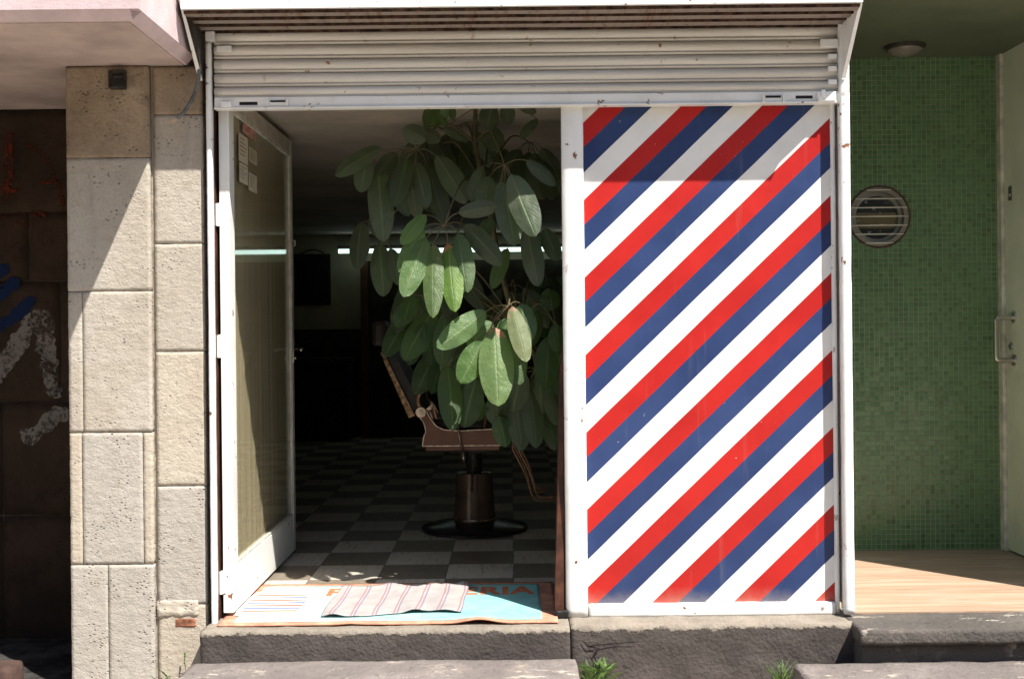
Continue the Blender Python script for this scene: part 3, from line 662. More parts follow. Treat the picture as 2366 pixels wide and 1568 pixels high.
# ================================================================== MAT + TOWEL
mx0, mx1 = W(505,1437,-.06).x, .168; my0, my1 = -.085, .585
def mat_mat():
    m = NM('turquoise_carpet', .95, .1)
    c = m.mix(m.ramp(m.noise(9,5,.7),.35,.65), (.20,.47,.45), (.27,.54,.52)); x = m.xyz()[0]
    c = m.mix(m.math('MULTIPLY', m.math('SUBTRACT', 1.0, m.ramp(x,-.9,.0)), .6), c, (.42,.54,.54)); m.color(c); m.bump(m.noise(220,3), .003); return m.m  # paler to the left: faded pile plus sun glare painted into the colour
dm = thing('door_mat', (-.45,.25,FL), 'turquoise doormat with salmon border and lettering, lying in the doorway', 'doormat')
def matz(x,y):
    b = math.exp(-((x+.13)/.07)**2)*max(0,1-(y-my0)/.16)*.016
    c2 = math.exp(-((x+.62)/.04)**2)*max(0,1-(y-my0)/.1)*.004
    return FL+.0085+b+c2+.0012*noise.noise(Vector((x*6,y*6,0)))
def sheet(x0,x1,y0,y1,off,th,name,mat,par,nx=90,ny=24):
    bm = bmesh.new(); g = [[bm.verts.new((x0+(x1-x0)*i/nx, y0+(y1-y0)*j/ny+(.003*noise.noise(Vector((i*.2,j*.2,off*900))) if j in (0,ny) else 0), matz(x0+(x1-x0)*i/nx, y0+(y1-y0)*j/ny)+off)) for j in range(ny+1)] for i in range(nx+1)]
    for i in range(nx):
        for j in range(ny): bm.faces.new((g[i][j],g[i+1][j],g[i+1][j+1],g[i][j+1]))
    me = bpy.data.meshes.new(name); bm.to_mesh(me); bm.free(); o = link(name, me, mat, par, True)
    md = o.modifiers.new('t','SOLIDIFY'); md.thickness = th; md.offset = -1; return o
sheet(mx0,mx1,my0,my1,0,.006,'border',M_ORANGE,dm)
ix0,ix1,iy0,iy1 = mx0+.05,mx1-.06,my0+.033,my1-.045
sheet(ix0,ix1,iy0,iy1,.002,.0015,'field',mat_mat(),dm)
def text_mesh(body, size, parent, mat, name, p, sx, sy, off):
    cu = bpy.data.curves.new('t','FONT'); cu.body = body; cu.size = 1; cu.extrude = 0; cu.offset = off; cu.space_character = 1.08
    o = bpy.data.objects.new('t', cu); C.objects.link(o); bpy.context.view_layer.update()
    me = bpy.data.meshes.new_from_object(o); bpy.data.objects.remove(o)
    xs = [v.co.x for v in me.vertices]; w = max(xs)-min(xs); h = max(v.co.y for v in me.vertices if True)
    bm = bmesh.new(); bm.from_mesh(me); bmesh.ops.triangulate(bm, faces=bm.faces)
    bmesh.ops.subdivide_edges(bm, edges=bm.edges, cuts=1)
    for v in bm.verts:
        x = p[0]+(v.co.x-min(xs))/w*sx; y = p[1]+v.co.y/.73*sy; v.co = Vector((x,y,matz(x,y)+.0032))
    bm.to_mesh(me); bm.free(); me.name = name; o = link(name, me, mat, parent); return o
ta = G(752,1376,FL+.01); tb = G(1226,1371,FL+.01)
text_mesh('PELUQUERIA', 1, dm, M_LETTER, 'lettering', (ta.x, ta.y-.0), tb.x-ta.x+.02, .135, .035)
# pole motif: barrel shaped, white ground with red and blue bars
def motif():
    m = NM('motif_print', .95, .1); y = m.xyz()[1]
    t = m.math('FRACT', m.math('DIVIDE', y, .088)); c = m.mix(m.ramp(t,.26,.29), (.45,.14,.09), (.72,.70,.68)); c = m.mix(m.ramp(t,.5,.53), c, (.10,.13,.28)); c = m.mix(m.ramp(t,.74,.77), c, (.72,.70,.68)); m.color(c); return m.m
ca, cb_ = G(568,1420,FL+.01), G(703,1370,FL+.01); yc0, yc1 = ca.y, cb_.y
for (nm,mt,gr,of) in (('motif_ground',simple('white_yarn',(.72,.71,.69),.95,.1),.016,.0036),('motif_bars',motif(),-.006,.0052)):
    bm = bmesh.new(); rows=[]; n=14
    xc = (G(600,1420,FL+.01).x+G(675,1368,FL+.01).x)/2
    for i in range(n+1):
        t = i/n; y = yc0-gr+(yc1-yc0+2*gr)*t; hw = .105+.018*math.sin(math.pi*t)+gr
        rows.append((bm.verts.new((xc-hw,y,matz(xc-hw,y)+of)), bm.verts.new((xc,y,matz(xc,y)+of)), bm.verts.new((xc+hw,y,matz(xc+hw,y)+of))))
    for a,b in zip(rows,rows[1:]): bm.faces.new((a[0],a[1],b[1],b[0])); bm.faces.new((a[1],a[2],b[2],b[1]))
    me = bpy.data.meshes.new(nm); bm.to_mesh(me); bm.free(); link(nm, me, mt, dm)
# towel
def towel_mat():
    m = NM('striped_towel', .95, .05); uv = m.n['Texture Coordinate'].outputs['UV']; U = m.xyz(uv)
    t = m.math('FRACT', m.math('MULTIPLY', U[0], 6.6)); 
    l1 = m.math('SUBTRACT', 1.0, m.ramp(m.math('ABSOLUTE', m.math('SUBTRACT', t, .42)), .03,.045)); l2 = m.math('SUBTRACT', 1.0, m.ramp(m.math('ABSOLUTE', m.math('SUBTRACT', t, .58)), .035,.05))
    bas = m.mix(m.ramp(m.noise(12,4),.3,.7), (.32,.295,.29), (.38,.355,.35))
    c = m.mix(m.math('MULTIPLY', l1, .75), bas, (.30,.13,.15)); c = m.mix(m.math('MULTIPLY', l2, .75), c, (.20,.16,.24)); m.color(c); m.bump(m.noise(260,2), .002); m.bump(m.noise(16,4), .006); return m.m
tw = thing('towel', (-.3,.25,FL+.01), 'grey towel with thin wine and violet stripes, spread over the doormat', 'towel')
cn = [G(742,1424,FL+.014), G(1066,1413,FL+.014), G(1084,1349,FL+.014), G(790,1356,FL+.014)]
def tp(s,t):
    a = cn[0].lerp(cn[1],s); b = cn[3].lerp(cn[2],s); p = a.lerp(b,t)
    p.y += .010*noise.noise(Vector((s*4,t*1.5,2)))-(.018*math.sin(s*7)*(1-t)**2)
    p.x += .010*noise.noise(Vector((s*3,t*2.2,8)))
    fold = .010*max(0,math.sin(s*11+t*3+.5))**3 + .008*math.exp(-((s-.86)/.10)**2)*(1-t) + .006*max(0,noise.noise(Vector((s*7,t*3,5)))) + (.012*math.exp(-((t-1)/.06)**2)*abs(noise.noise(Vector((s*9,0,1)))))
    p.z = matz(p.x,min(max(p.y,my0),my1))+.0055+fold; return p
bm = bmesh.new(); nx, ny = 80, 30; g = [[bm.verts.new(tp(i/nx,j/ny)) for j in range(ny+1)] for i in range(nx+1)]; uvl = bm.loops.layers.uv.new('uv')
for i in range(nx):
    for j in range(ny):
        f = bm.faces.new((g[i][j],g[i+1][j],g[i+1][j+1],g[i][j+1]))
        for lp,(a,b) in zip(f.loops, ((i,j),(i+1,j),(i+1,j+1),(i,j+1))): lp[uvl].uv = (a/nx,b/ny)
me = bpy.data.meshes.new('cloth'); bm.to_mesh(me); bm.free(); o = link('cloth', me, towel_mat(), tw, True); md = o.modifiers.new('t','SOLIDIFY'); md.thickness=.0035; md.offset=1

# ================================================================== GREEN PORCH
YG = 1.22; PZ = HC+1.313; XW = 2.42
gp = thing('tiled_porch', (1.9,YG,FL), 'porch lined with small green mosaic tiles, right of the striped panel', 'porch')
wc = W(2031,501,YG); wr = .147
# back wall with a round hole
bm = bmesh.new(); n = 64
ring = [bm.verts.new((wc.x+wr*math.cos(2*math.pi*k/n), YG, wc.z+wr*math.sin(2*math.pi*k/n))) for k in range(n)]
ringb = [bm.verts.new((v.co.x, YG+.12, v.co.z)) for v in ring]
for k in range(n): bm.faces.new((ring[k], ring[(k+1)%n], ringb[(k+1)%n], ringb[k]))
x0,x1,z0,z1 = 1.308,XW,FL-.05,PZ
def rect_pt(a):
    c,s = math.cos(a), math.sin(a); tx = ((x1-wc.x)/c if c>0 else (x0-wc.x)/c) if abs(c)>1e-6 else 1e9; tz = ((z1-wc.z)/s if s>0 else (z0-wc.z)/s) if abs(s)>1e-6 else 1e9
    t = min(tx,tz); return Vector((wc.x+c*t,YG,wc.z+s*t))
outer = [bm.verts.new(rect_pt(2*math.pi*k/n)) for k in range(n)]
for k in range(n): bm.faces.new((ring[k], outer[k], outer[(k+1)%n], ring[(k+1)%n]))
for (x,z) in ((x0,z0),(x1,z0),(x1,z1),(x0,z1)):
    a = math.atan2(z-wc.z,x-wc.x)%(2*math.pi); k = int(a/(2*math.pi)*n)
    bm.faces.new((outer[k], bm.verts.new((x,YG,z)), outer[(k+1)%n]))
me = bpy.data.meshes.new('tiled_wall'); bm.to_mesh(me); bm.free(); link('tiled_wall', me, M_MOSAIC, gp)
MB().box((1.302,YG+.121,0),(2.7,YG+.3,4.0)).build('rear_wall', M_STONED, gp)
MB().box((1.302,.131,FL-.1),(1.306,YG-.001,PZ)).build('tiled_side_wall', M_MOSAIC, gp)
MB().box((1.33,.13,PZ+.001),(4.5,YG+.12,4.2)).build('ceiling', simple('dark_green_ceiling_paint',(.11,.122,.08),.6,.3,var=.12,vs=2,bump=.003,bs=80), gp)
MB().box((XW+.03,.13,0),(4.5,YG+.12,PZ)).build('right_wall', M_IWALL, gp)
wd = MB(); wd.lathe([(wr-.002,-.004),(wr+.006,-.006),(wr+.007,.0),(wr-.002,.012)], (wc.x,YG,wc.z), 48, 'y')
# ring frames as open bands
def band(r0,r1,ya,yb,name,mat,par,n=56):
    bm = bmesh.new(); R=[]
    for k in range(n):
        a=2*math.pi*k/n; c,s=math.cos(a),math.sin(a)
        R.append([bm.verts.new((wc.x+r*c,y,wc.z+r*s)) for r,y in ((r1,ya),(r0,ya),(r0,yb),(r1,yb))])
    for k in range(n):
        a,b=R[k],R[(k+1)%n]
        for q in range(4): bm.faces.new((a[q],a[(q+1)%4],b[(q+1)%4],b[q]))
    bmesh.ops.recalc_face_normals(bm, faces=bm.faces)
    me=bpy.data.meshes.new(name); bm.to_mesh(me); bm.free(); return auto(link(name,me,mat,par),40)
wd.bm.free()
wf = band(wr-.022,wr-.001,YG-.001,YG+.03,'round_window',simple('dull_window_metal',(.22,.20,.16),.5,.4),gp)
band(wr+.0005,wr+.008,YG-.004,YG+.002,'window_surround',M_BROWN,gp)
band(wr-.040,wr-.0225,YG+.03,YG+.05,'inner_ring',simple('dull_inner_ring',(.30,.29,.26),.4,.4,.3),wf)
def wglass():
    m = NM('rippled_window_glass', .06, .8); x,y,z = m.xyz()
    f = m.math('MULTIPLY', m.ramp(z, wc.z-.055, wc.z-.05), m.math('SUBTRACT',1.0,m.ramp(z, wc.z+.022, wc.z+.027)))
    c = m.mix(f, (.03,.035,.035), (.17,.14,.07)); sp = m.ramp(m.noise(45,4,.7, co=m.scaled((.7,1,1.4))),.60,.66); lf = m.math('SUBTRACT',1.0,m.ramp(x,wc.x-.08,wc.x+.08))
    c = m.mix(m.math('MULTIPLY', sp, m.math('ADD', .25, m.math('MULTIPLY', lf, .6))), c, (.55,.57,.56)); m.color(c); m.bump(m.noise(40,3), .003); return m.m
m = MB(); m.lathe([(wr-.025,.0),(wr-.025,.004)], (wc.x,YG+.052,wc.z), 48, 'y'); m.build('pane', wglass(), wf)
for k in range(7):
    z = wc.z + .133*(1-k/3.05); hw = math.sqrt(max(.0001,(wr-.001)**2-(z-wc.z)**2))
    MB().tube([(wc.x-hw,YG-.002,z),(wc.x+hw,YG-.002,z)], .0030, 8).build('bar', simple('pale_bar_paint',(.80,.74,.64),.4,.4), wf, True)
# side door
zdt = W(2300,100,YG-.03).z; 
dr = MB(); dr.box((XW,.14,FL+.012),(XW+.028,YG-.055,zdt-.035), .002)
dr = dr.build('entrance_door', M_CREAMD, gp)
m = MB(); m.box((XW-.016,YG-.05,FL+.003),(XW+.028,YG-.002,zdt), .003); m.box((XW-.016,.14,zdt-.03),(XW+.028,YG-.051,zdt), .003); m.build('door_frame', M_FRAMEG, gp)
MB().box((XW-.0,.14,zdt+.002),(XW+.028,YG-.001,PZ)).build('transom_wall', M_MOSAIC, gp)
YHd = 1.075
h0, h1 = W(2334,733,YHd).z, W(2334,832,YHd).z; xh = XW-.088
m = MB(); m.tube(smooth_pts([Vector((XW-.001,YHd,h0)),Vector((xh+.02,YHd,h0)),Vector((xh+.004,YHd,h0-.006)),Vector((xh,YHd,h0-.025)),Vector((xh,YHd,h1+.025)),Vector((xh+.004,YHd,h1+.006)),Vector((xh+.02,YHd,h1)),Vector((XW-.001,YHd,h1))],4), .0125, 12)
for hz in (h0,h1): m.lathe([(.026,-.006),(.027,.0)],(XW-.001,YHd,hz),20,'x')
auto(m.build('handle', M_STEEL, dr), 50)
lk = W(2322,800,1.10).z; m = MB(); m.lathe([(.008,-.012),(.015,-.009),(.016,0)],(XW-.0005,1.105,lk),20,'x'); m.build('lock', M_STEEL, dr)
MB().box((XW-.0122,1.103,lk-.006),(XW-.0128,1.107,lk+.006)).build('keyhole', M_BLACK, dr)
pz = W(2319,447,1.10).z; m = MB(); m.box((XW-.004,1.085,pz-.034),(XW-.0005,1.118,pz+.034), .001); pp_ = m.build('small_lock_plate', simple('dark_plate',(.10,.095,.075),.5,.4), dr)
m = MB(); m.lathe([(.008,-.004),(.009,0)],(XW-.0045,1.10,pz-.008),14,'x'); m.build('keyhole_boss', M_STEEL, pp_)
# lamp
lc = G(2090,107,PZ)
lm = thing('ceiling_lamp', (lc.x,lc.y,PZ), 'round unlit frosted glass lamp on the porch ceiling', 'lamp')
m = MB(); m.lathe([(.094,-.014),(.096,-.001)],(lc.x,lc.y,PZ),36); m.build('lamp_base', M_DKMET, lm)
m = MB(); m.lathe([(.01,-.05),(.035,-.046),(.06,-.036),(.078,-.022),(.083,-.0145)],(lc.x,lc.y,PZ),36); m.build('lamp_shade', simple('frosted_lamp_glass',(.19,.17,.14),.3,.5), lm, True)

# ================================================================== BARBER CHAIR
YC = 1.92
def Q(px,py,dy=0): return W(px,py,YC+dy)
ch = thing('barber_chair', (Q(1097,1240).x,YC,FL+.004), 'antique bronzed barber chair on a round pedestal behind the plant', 'chair')
cx = Q(1097,1220).x; cz = FL+.005
m = MB(); m.lathe([(.295,0),(.295,.012),(.285,.02),(.20,.032),(.13,.05)],(cx,YC,cz),56); auto(m.build('base_disc', simple('dark_enamel_base',(.035,.032,.03),.22,.6,.3,var=.2), ch),50)
zt1 = Q(1097,1090).z; zt0 = Q(1097,1197).z
m = MB(); m.lathe([(.12,.0515),(.118,.06),(.112,(zt0-cz)+.05),(.10,zt1-cz-.02),(.098,zt1-cz),(.08,zt1-cz+.006)],(cx,YC,cz),40); auto(m.build('pedestal', M_PORCEL, ch),50)
m = MB(); m.lathe([(.119,0),(.121,.004),(.119,.008)],(cx,YC,cz+.058),40); m.build('pedestal_ring', M_CHROME, ch)
sz0, sz1 = Q(1050,1030).z, Q(1050,992).z
m = MB(); m.lathe([(.045,zt1-cz+.0065),(.045,sz0-cz-.001)],(cx,YC,cz),24); m.box((cx-.13,YC-.12,sz0-.028),(cx+.13,YC+.12,sz0-.0015), .006); m.build('piston', M_DKMET, ch)
# side plates with scroll (two)
sil = [(976,1030),(976,1012),(980,1006),(984,998),(982,985),(977,972),(968,962),(965,952),(972,944),(985,948),(994,966),(1008,984),(1025,992),(1060,995),(1150,990),(1160,1000),(1160,1028)]
for dy in (-.29,.27):
    o = MB().prism([Q(a,b,-.29)+Vector((0,dy+.29,0)) for a,b in sil],(0,.02,0)).build('side_plate', M_COPPER, ch)
    y_ = Q(0,0).y+dy-.004
    m = MB(); m.tube([Vector((v.x,v.y+dy+.29-.003,v.z)) for v in [Q(a,b,-.29) for a,b in sil[:1]+sil[2:]+sil[:1]]], .0035, 6); m.build('trim', M_CHROME, o)
    m = MB(); hc_ = Q(973,952,-.29); m.lathe([(.027,-.018),(.03,-.012),(.03,-.001)],(hc_.x,hc_.y+dy+.29,hc_.z),24,'y'); m.build('hinge_disc', M_CHROME, ch)
xa_, xb_ = Q(982,1010,-.29).x, Q(1155,1010,-.29).x
MB().box((xa_,YC-.268,sz0),(xb_,YC+.268,sz1), .006).build('seat_frame', M_COPPER, ch)
MB().box((xa_+.02,YC-.25,sz1+.001),(xb_+.02,YC+.25,sz1+.075), .03).build('seat', M_LEATHER, ch)
# back
p0, p1_ = Q(957,956), Q(893,812); dv = (p1_-p0).normalized(); nv = Vector((dv.z,0,-dv.x))
m = MB(); m.prism([p0+Vector((0,-.25,0)),p1_+Vector((0,-.25,0)),p1_+nv*.06+Vector((0,-.25,0)),p0+nv*.08+Vector((0,-.25,0))],(0,.5,0)); bk = m.build('backrest', M_LEATHER, ch)
for dy in (-.272,.252): m = MB(); m.prism([p0+Vector((-.006,dy,0)),p1_+Vector((-.004,dy,0)),p1_+nv*.012+Vector((0,dy,0)),p0+nv*.030+Vector((0,dy,0))],(0,.02,0)); m.build('back_frame', simple('worn_gilt_edge',(.30,.18,.095),.4,.5,.6,var=.6,vs=40), bk)
ht = p1_+dv*.10
MB().box((ht.x-.03,YC-.11,ht.z-.06),(ht.x+.05,YC+.11,ht.z+.08), .025).build('headrest', M_LEATHER, ch)
# arms
for dy in (-.29,.27):
    m = MB(); base = Vector((0,dy+.29,0))
    m.tube([v+base for v in smooth_pts([Q(972,950,-.28),Q(966,925,-.28),Q(972,905,-.28),Q(985,888,-.28),Q(990,878,-.28)],4)], .012, 8)
    m.tube([v+base for v in smooth_pts([Q(1010,968,-.28),Q(1004,950,-.28),Q(1003,935,-.28)],4)], .008, 8)
    m.build('arm_post', M_ROD, ch, True)
    a, b = Q(978,881,-.28), Q(1135,874,-.28)
    m = MB(); m.box((a.x,a.y+dy+.29-.03,a.z-.008),(b.x,a.y+dy+.29+.03,a.z+.006), .004); ar = m.build('arm_rail', M_ROD, ch)
    MB().box((a.x+.01,a.y+dy+.29-.032,a.z+.0065),(b.x,a.y+dy+.29+.032,a.z+.045), .012).build('armrest', M_LEATHER, ch)
m = MB(); m.tube([Q(1133,878,-.28),Q(1128,930,-.28),Q(1120,990,-.28)], .009, 8); m.build('arm_post', M_COPPER, ch)
# footrest rods
for dy in (-.17,.15):
    m = MB()
    for off in (0,14):
        P = [(1172,935),(1181,968),(1187,1003),(1184,1032),(1190,1048),(1210,1087),(1222,1120),(1230,1145),(1240,1155),(1262,1155),(1300,1148)]
        m.tube([v+Vector((off*.0016,dy+.17,off*.0011)) for v in smooth_pts([Q(a,b,-.17) for a,b in P],4)], .0055, 8)
    m.build('footrest_bar', M_ROD, ch, True)
a, b = Q(1262,1150,-.17), Q(1330,1110,-.17); m = MB(); m.prism([a,b,b+Vector((.006,0,-.01)),a+Vector((.006,0,-.012))],(0,.34,0)); m.build('footplate', M_COPPER, ch)
m = MB(); m.tube([Q(1056,975,-.33),Q(1062,1010,-.33),Q(1069,1045,-.33)], .005, 8); m.tube([Q(1069,1045,-.33),Q(1073,1068,-.33)], .008, 8, .012); lv = m.build('lever', M_CHROME, ch, True)
m = MB(); m.tube([Q(1091,1062,-.14),Q(1091,1092,-.14),Q(1090,1135,-.14)], .006, 6); m.build('pump_rod', M_DKMET, ch)

# ================================================================== PLANT
plx, ply = .47, .62
pt = thing('umbrella_plant', (plx,ply,FL), 'tall umbrella plant with drooping oval leaves filling the doorway', 'plant')
m = MB(); m.lathe([(.12,0),(.155,.24),(.17,.245),(.17,.28),(.155,.285)],(plx,ply,FL+.006),36); m.build('pot', M_POT, pt, True)
m = MB(); m.lathe([(.01,0),(.152,.001)],(plx,ply,FL+.293),36); m.build('soil', M_SOIL, pt)
def c5(x,y): return (662.5+x*.3622, 236.6+y*.3622)
def c6(x,y): return (662.5+x*.4527, 662.5+y*.4527)
def leaf(base, tip, wid, sgn=1, twist=0.0, curl=.10):
    """drooping oval leaflet from base to tip"""
    bm = bmesh.new(); uvl = bm.loops.layers.uv.new('uv')
    ax = tip-base; L = ax.length; ax.normalize()
    side = ax.cross(Vector((0,1,0))).normalized()
    side = (Matrix.Rotation(twist, 3, ax) @ side).normalized(); nrm = side.cross(ax).normalized()
    if nrm.y > 0: nrm = -nrm
    nu, nvv = 6, 20; g = []; ph = random.uniform(0,6)
    for j in range(nvv+1):
        t = j/nvv; w = wid*.60*(math.sin(math.pi*min(1,(t**.88)))**.52 if 0<t<1 else 0.02)*(.84+.22*t); w = max(w, wid*.02)
        row = []
        for i in range(nu+1):
            s = (i/nu-.5)*2
            p = base + ax*L*t + side*s*w
            p += nrm*( math.sin(math.pi*t)*curl*L*.35 - abs(s)*w*.28 + .03*wid*math.sin(t*17+ph+s*2)*abs(s) )
            p += Vector((0,0,-curl*L*.3*t*t))
            row.append(bm.verts.new(p))
        g.append(row)
    for j in range(nvv):
        for i in range(nu):
            f = bm.faces.new((g[j][i],g[j][i+1],g[j+1][i+1],g[j+1][i])); f.smooth = True
            for lp,(a,b) in zip(f.loops, ((i,j),(i+1,j),(i+1,j+1),(i,j+1))): lp[uvl].uv = (a/nu,b/nvv)
    return bm
def whorl(hub, data, Y, conv, mat, stem_from, jit=.02, hubY=None):
    """hub px, data rows: (bx,by,tx,ty,w[,Y,mat])"""
    hY = Y if hubY is None else hubY
    H = W(*conv(*hub), hY)
    m = MB()
    if stem_from is not None:
        S = Vector(stem_from); mid = S.lerp(H,.55)+Vector((0,0,.10)); m.tube(smooth_pts([S,mid,H],6), .0055, 8, .003)
    leaves = []
    for row in data:
        bx,by,tx,ty,w = row[:5]; yy = row[5] if len(row)>5 and row[5] is not None else Y; mt = row[6] if len(row)>6 else mat
        tl_ = max(0,(ty-by))/300*.085; B = W(*conv(bx,by), yy+tl_*.5+random.uniform(-jit,jit)); T = W(*conv(tx,ty), yy-tl_*.5+random.uniform(-jit,jit)*1.5)
        sc = {c5:.3622, c6:.4527}[conv]; ww = w*sc*(D+yy)/F
        if (B-H).length < .45: m.tube(smooth_pts([H, H.lerp(B,.5)+Vector((0,0,.012)), B],4), .0022, 6, .0016)
        leaves.append((leaf(B,T,ww,1,random.uniform(-.25,.25),random.uniform(.05,.14)), mt))
    st = m.build('stalk', M_PETI, pt, True)
    for bm,mt in leaves:
        me = bpy.data.meshes.new('leaf'); bm.to_mesh(me); bm.free(); link('leaf', me, mt, st, True)
    return st
trunk_top = W(1100,225,.62); tA = Vector((plx,ply,FL+.29)); tB = W(1200,760,.60); tC = W(1118,420,.60); tD = W(1098,330,.6)
tr = [tA, Vector((plx-.10,ply,FL+.7)), tB, tC, tD, trunk_top]
MB().tube(smooth_pts(tr,6), .016, 10, .009).build('trunk', M_STEM, pt, True)
L, S_, Dk, Yl = M_LEAF, M_LEAFS, M_LEAFD, M_LEAFY
whorl((1005,785), [(885,715,730,900,95,.24),(870,800,715,1070,105,.22),(890,865,745,1225,140,.17),(940,905,935,1355,120,.165,S_),(1030,900,1075,1320,130,.17,S_),(1095,835,1155,1200,130,.18),(1135,780,1375,1025,125,.24,Dk),(1095,705,1355,655,95,.16,Dk)], .17, c5, L, tC, .012)
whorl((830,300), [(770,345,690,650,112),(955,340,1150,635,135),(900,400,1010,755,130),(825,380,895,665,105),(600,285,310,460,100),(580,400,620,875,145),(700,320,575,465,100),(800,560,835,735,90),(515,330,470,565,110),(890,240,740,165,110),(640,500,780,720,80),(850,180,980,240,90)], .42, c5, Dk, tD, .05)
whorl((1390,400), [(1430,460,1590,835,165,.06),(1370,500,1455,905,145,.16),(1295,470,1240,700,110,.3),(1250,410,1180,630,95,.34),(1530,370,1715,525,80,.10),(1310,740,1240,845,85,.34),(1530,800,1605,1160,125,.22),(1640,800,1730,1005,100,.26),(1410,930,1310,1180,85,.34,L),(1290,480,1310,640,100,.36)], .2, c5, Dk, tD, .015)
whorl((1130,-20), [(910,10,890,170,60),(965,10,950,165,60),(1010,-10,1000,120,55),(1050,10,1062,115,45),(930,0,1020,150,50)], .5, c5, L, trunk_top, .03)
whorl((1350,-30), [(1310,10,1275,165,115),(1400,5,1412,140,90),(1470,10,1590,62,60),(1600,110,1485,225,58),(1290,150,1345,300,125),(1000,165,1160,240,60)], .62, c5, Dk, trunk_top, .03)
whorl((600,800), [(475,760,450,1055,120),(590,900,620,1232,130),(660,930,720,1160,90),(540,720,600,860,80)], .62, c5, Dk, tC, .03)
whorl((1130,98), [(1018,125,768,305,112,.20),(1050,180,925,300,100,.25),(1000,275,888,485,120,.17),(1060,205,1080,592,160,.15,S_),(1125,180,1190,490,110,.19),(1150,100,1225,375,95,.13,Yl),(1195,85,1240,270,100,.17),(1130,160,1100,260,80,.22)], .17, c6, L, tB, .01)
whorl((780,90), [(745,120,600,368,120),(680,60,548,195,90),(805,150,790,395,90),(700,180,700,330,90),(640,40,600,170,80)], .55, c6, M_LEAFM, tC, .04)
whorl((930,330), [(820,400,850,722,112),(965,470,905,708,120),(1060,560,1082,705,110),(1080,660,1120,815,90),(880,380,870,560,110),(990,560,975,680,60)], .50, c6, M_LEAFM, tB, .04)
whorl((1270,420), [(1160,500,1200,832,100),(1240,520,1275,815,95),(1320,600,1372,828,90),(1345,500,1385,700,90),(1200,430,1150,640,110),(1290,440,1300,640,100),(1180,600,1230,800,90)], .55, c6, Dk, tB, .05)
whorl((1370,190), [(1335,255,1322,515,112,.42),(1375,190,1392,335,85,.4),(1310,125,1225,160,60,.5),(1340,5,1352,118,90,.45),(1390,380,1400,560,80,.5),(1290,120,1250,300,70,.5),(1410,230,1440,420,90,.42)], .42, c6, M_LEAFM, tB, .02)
# filler leaves behind the front ones
random.seed(11)
for k,(hx,hy) in enumerate(((1010,600),(1180,660),(1120,760),(960,640),(1225,330),(960,300),(1060,290),(1140,330),(1000,350),(1250,620),(1040,790),(1230,800),(980,700))):
    rows = []
    for j in range(6):
        a = random.uniform(-1.25,1.25); r0 = random.uniform(25,45); ln_ = random.uniform(95,135)
        bx, by = hx+r0*math.sin(a), hy+r0*math.cos(a)*.7; tx, ty = bx+ln_*math.sin(a)*.6, by+ln_*(.75+.25*math.cos(a))
        rows.append(((bx-662.5)/.4527,(by-662.5)/.4527,(tx-662.5)/.4527,(ty-662.5)/.4527,random.uniform(80,110)))
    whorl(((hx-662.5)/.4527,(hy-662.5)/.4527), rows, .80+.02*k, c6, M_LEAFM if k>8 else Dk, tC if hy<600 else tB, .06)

# ================================================================== ACROSS THE STREET (added out of view to keep the low sky off the shop, seen in glass)
ob = thing('added_street_building', (0,-16,-.14), 'tall ochre building added out of view across the street to block low sky', 'building')
m = MB(); m.box((-22,-22,-.14),(22,-16,8.5)); m.build('wall', simple('ochre_render', (.20,.165,.12), .9, .1, var=.2, vs=1), ob)
for i in range(9):
    for k in range(2):
        x = -18+4.2*i; wn_ = MB().box((x,-15.98,1.2+3.4*k),(x+1.6,-15.9,3.0+3.4*k)).build('window', M_FRAMEG, ob)
        MB().box((x+.08,-15.899,1.28+3.4*k),(x+1.52,-15.88,2.92+3.4*k)).build('pane', M_BLACK, wn_)

# ================================================================== WEEDS
def weed(name, label, c, n, h, kind):
    t = thing(name, c, label, 'weed'); m = MB(); c0 = Vector(c)
    for i in range(n):
        c = c0 + Vector((random.gauss(0,.018),random.gauss(0,.01),0 if kind=='grass' else random.uniform(0,.03)))
        a = random.uniform(0,2*math.pi); l = h*random.uniform(.55,1.1); lean = random.uniform(.15,.75)
        d = Vector((math.cos(a)*lean, math.sin(a)*lean*.6-.1, 1)).normalized(); s = d.cross(Vector((0,1,.2))).normalized()
        k = 8; prev = None; w = l*(.035 if kind=='grass' else .13)
        for j in range(k+1):
            tt = j/k; p = c + d*l*tt + Vector((math.cos(a),math.sin(a)*.5,0))*l*.35*tt*tt - Vector((0,0,l*.22*tt*tt))
            if kind=='grass': ww = w*(1-tt)**.7+.0004
            else: ww = w*(math.sin(math.pi*min(1,tt*.9+.08))**.8)*(.65+.45*(j%2))*(.35 if tt<.3 else 1)
            q = (m.bm.verts.new(p+s*ww/2), m.bm.verts.new(p-s*ww/2))
            if prev: m.bm.faces.new((prev[0],q[0],q[1],prev[1]))
            prev = q
    m.build('leaves', M_WEED, t)
    c = c0; m = MB(); m.tube([c-Vector((0,0,.03)),c+Vector((0,0,h*.3))], .002, 6); m.build('stem', M_STEM, t); return t
random.seed(5)
weed('leafy_weed','leafy bright green weed growing at the right end of the doorstep', W(1377,1588,-.16), 46, .105, 'leaf')
weed('grass_tuft','thin bladed grass tuft by the left end of the lower porch step', W(1806,1575,-.22), 44, .10, 'grass')
weed('small_weed','tiny weed sprouting at the foot of the narrow stone pillar', W(378,1590,-.03), 8, .065, 'leaf')
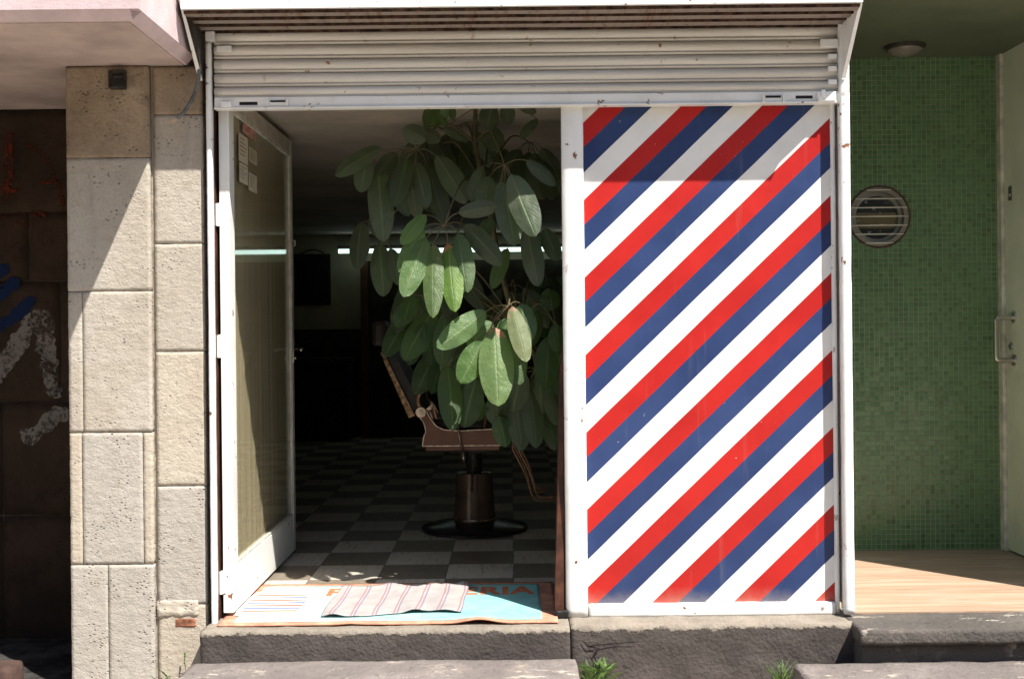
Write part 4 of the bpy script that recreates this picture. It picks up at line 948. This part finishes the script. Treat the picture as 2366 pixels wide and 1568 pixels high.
t = thing('flower_stalk', W(428,1580,-.03), 'single slender weed stalk with seed tip in front of the narrow pillar', 'weed')
MB().tube(smooth_pts([W(430,1600,-.03),W(431,1560,-.03),W(427,1530,-.03),W(426,1508,-.03)]), .0015, 6).build('stalk', M_WEED, t)
m = MB()
for y in (1508,1514,1521,1530): m.lathe([(.0005,-.006),(.0035,0),(.0005,.006)], W(426+(y%3),y,-.031), 8)
m.build('seed_tip', M_WEED, t)
tag(MB().rough(W(-60,1545,-.12),(W(22,1560,-.12).x,.02,.03), r=.02, amp=.006, step=.02).build('loose_stone', M_TERRA), 'reddish brown stone slab at the bottom left corner on the dark ground', 'stone')

# ================================================================== LIGHT, WORLD, CAMERA
d = Vector((-.93,1.0,-2.07)).normalized()
sun = bpy.data.lights.new('sun','SUN'); sun.energy = 4.5; sun.angle = math.radians(.5); sun.color = (1.0,.955,.87)
so = bpy.data.objects.new('sun', sun); C.objects.link(so); so.rotation_euler = d.to_track_quat('-Z','Y').to_euler()
w = bpy.data.worlds.new('World'); bpy.context.scene.world = w; w.use_nodes = True
nt = w.node_tree; bg = nt.nodes['Background']; sk = nt.nodes.new('ShaderNodeTexSky'); sk.sky_type = 'NISHITA'; sk.sun_disc = False
sk.sun_elevation = math.asin(-d.z); sk.sun_rotation = math.atan2(-d.x,-d.y); sk.air_density = 1.0; sk.dust_density = 1.0
nt.links.new(sk.outputs[0], bg.inputs[0]); bg.inputs[1].default_value = .078
cam = bpy.data.cameras.new('camera'); co = bpy.data.objects.new('camera', cam); C.objects.link(co)
cam.sensor_width = 36; cam.lens = F/2366*36; cam.shift_x = 3/2366; cam.shift_y = -27/2366; cam.clip_end = 200; cam.clip_start = .05
co.matrix_world = Matrix.Translation((0,-D,HC)) @ Matrix.Rotation(math.radians(90),4,'X') @ Matrix.Rotation(-ROLL,4,'Z')
sc = bpy.context.scene; sc.camera = co; sc.view_settings.view_transform = 'Standard'; sc.view_settings.look = 'None'; sc.view_settings.exposure = 1.2; sc.view_settings.gamma = 1
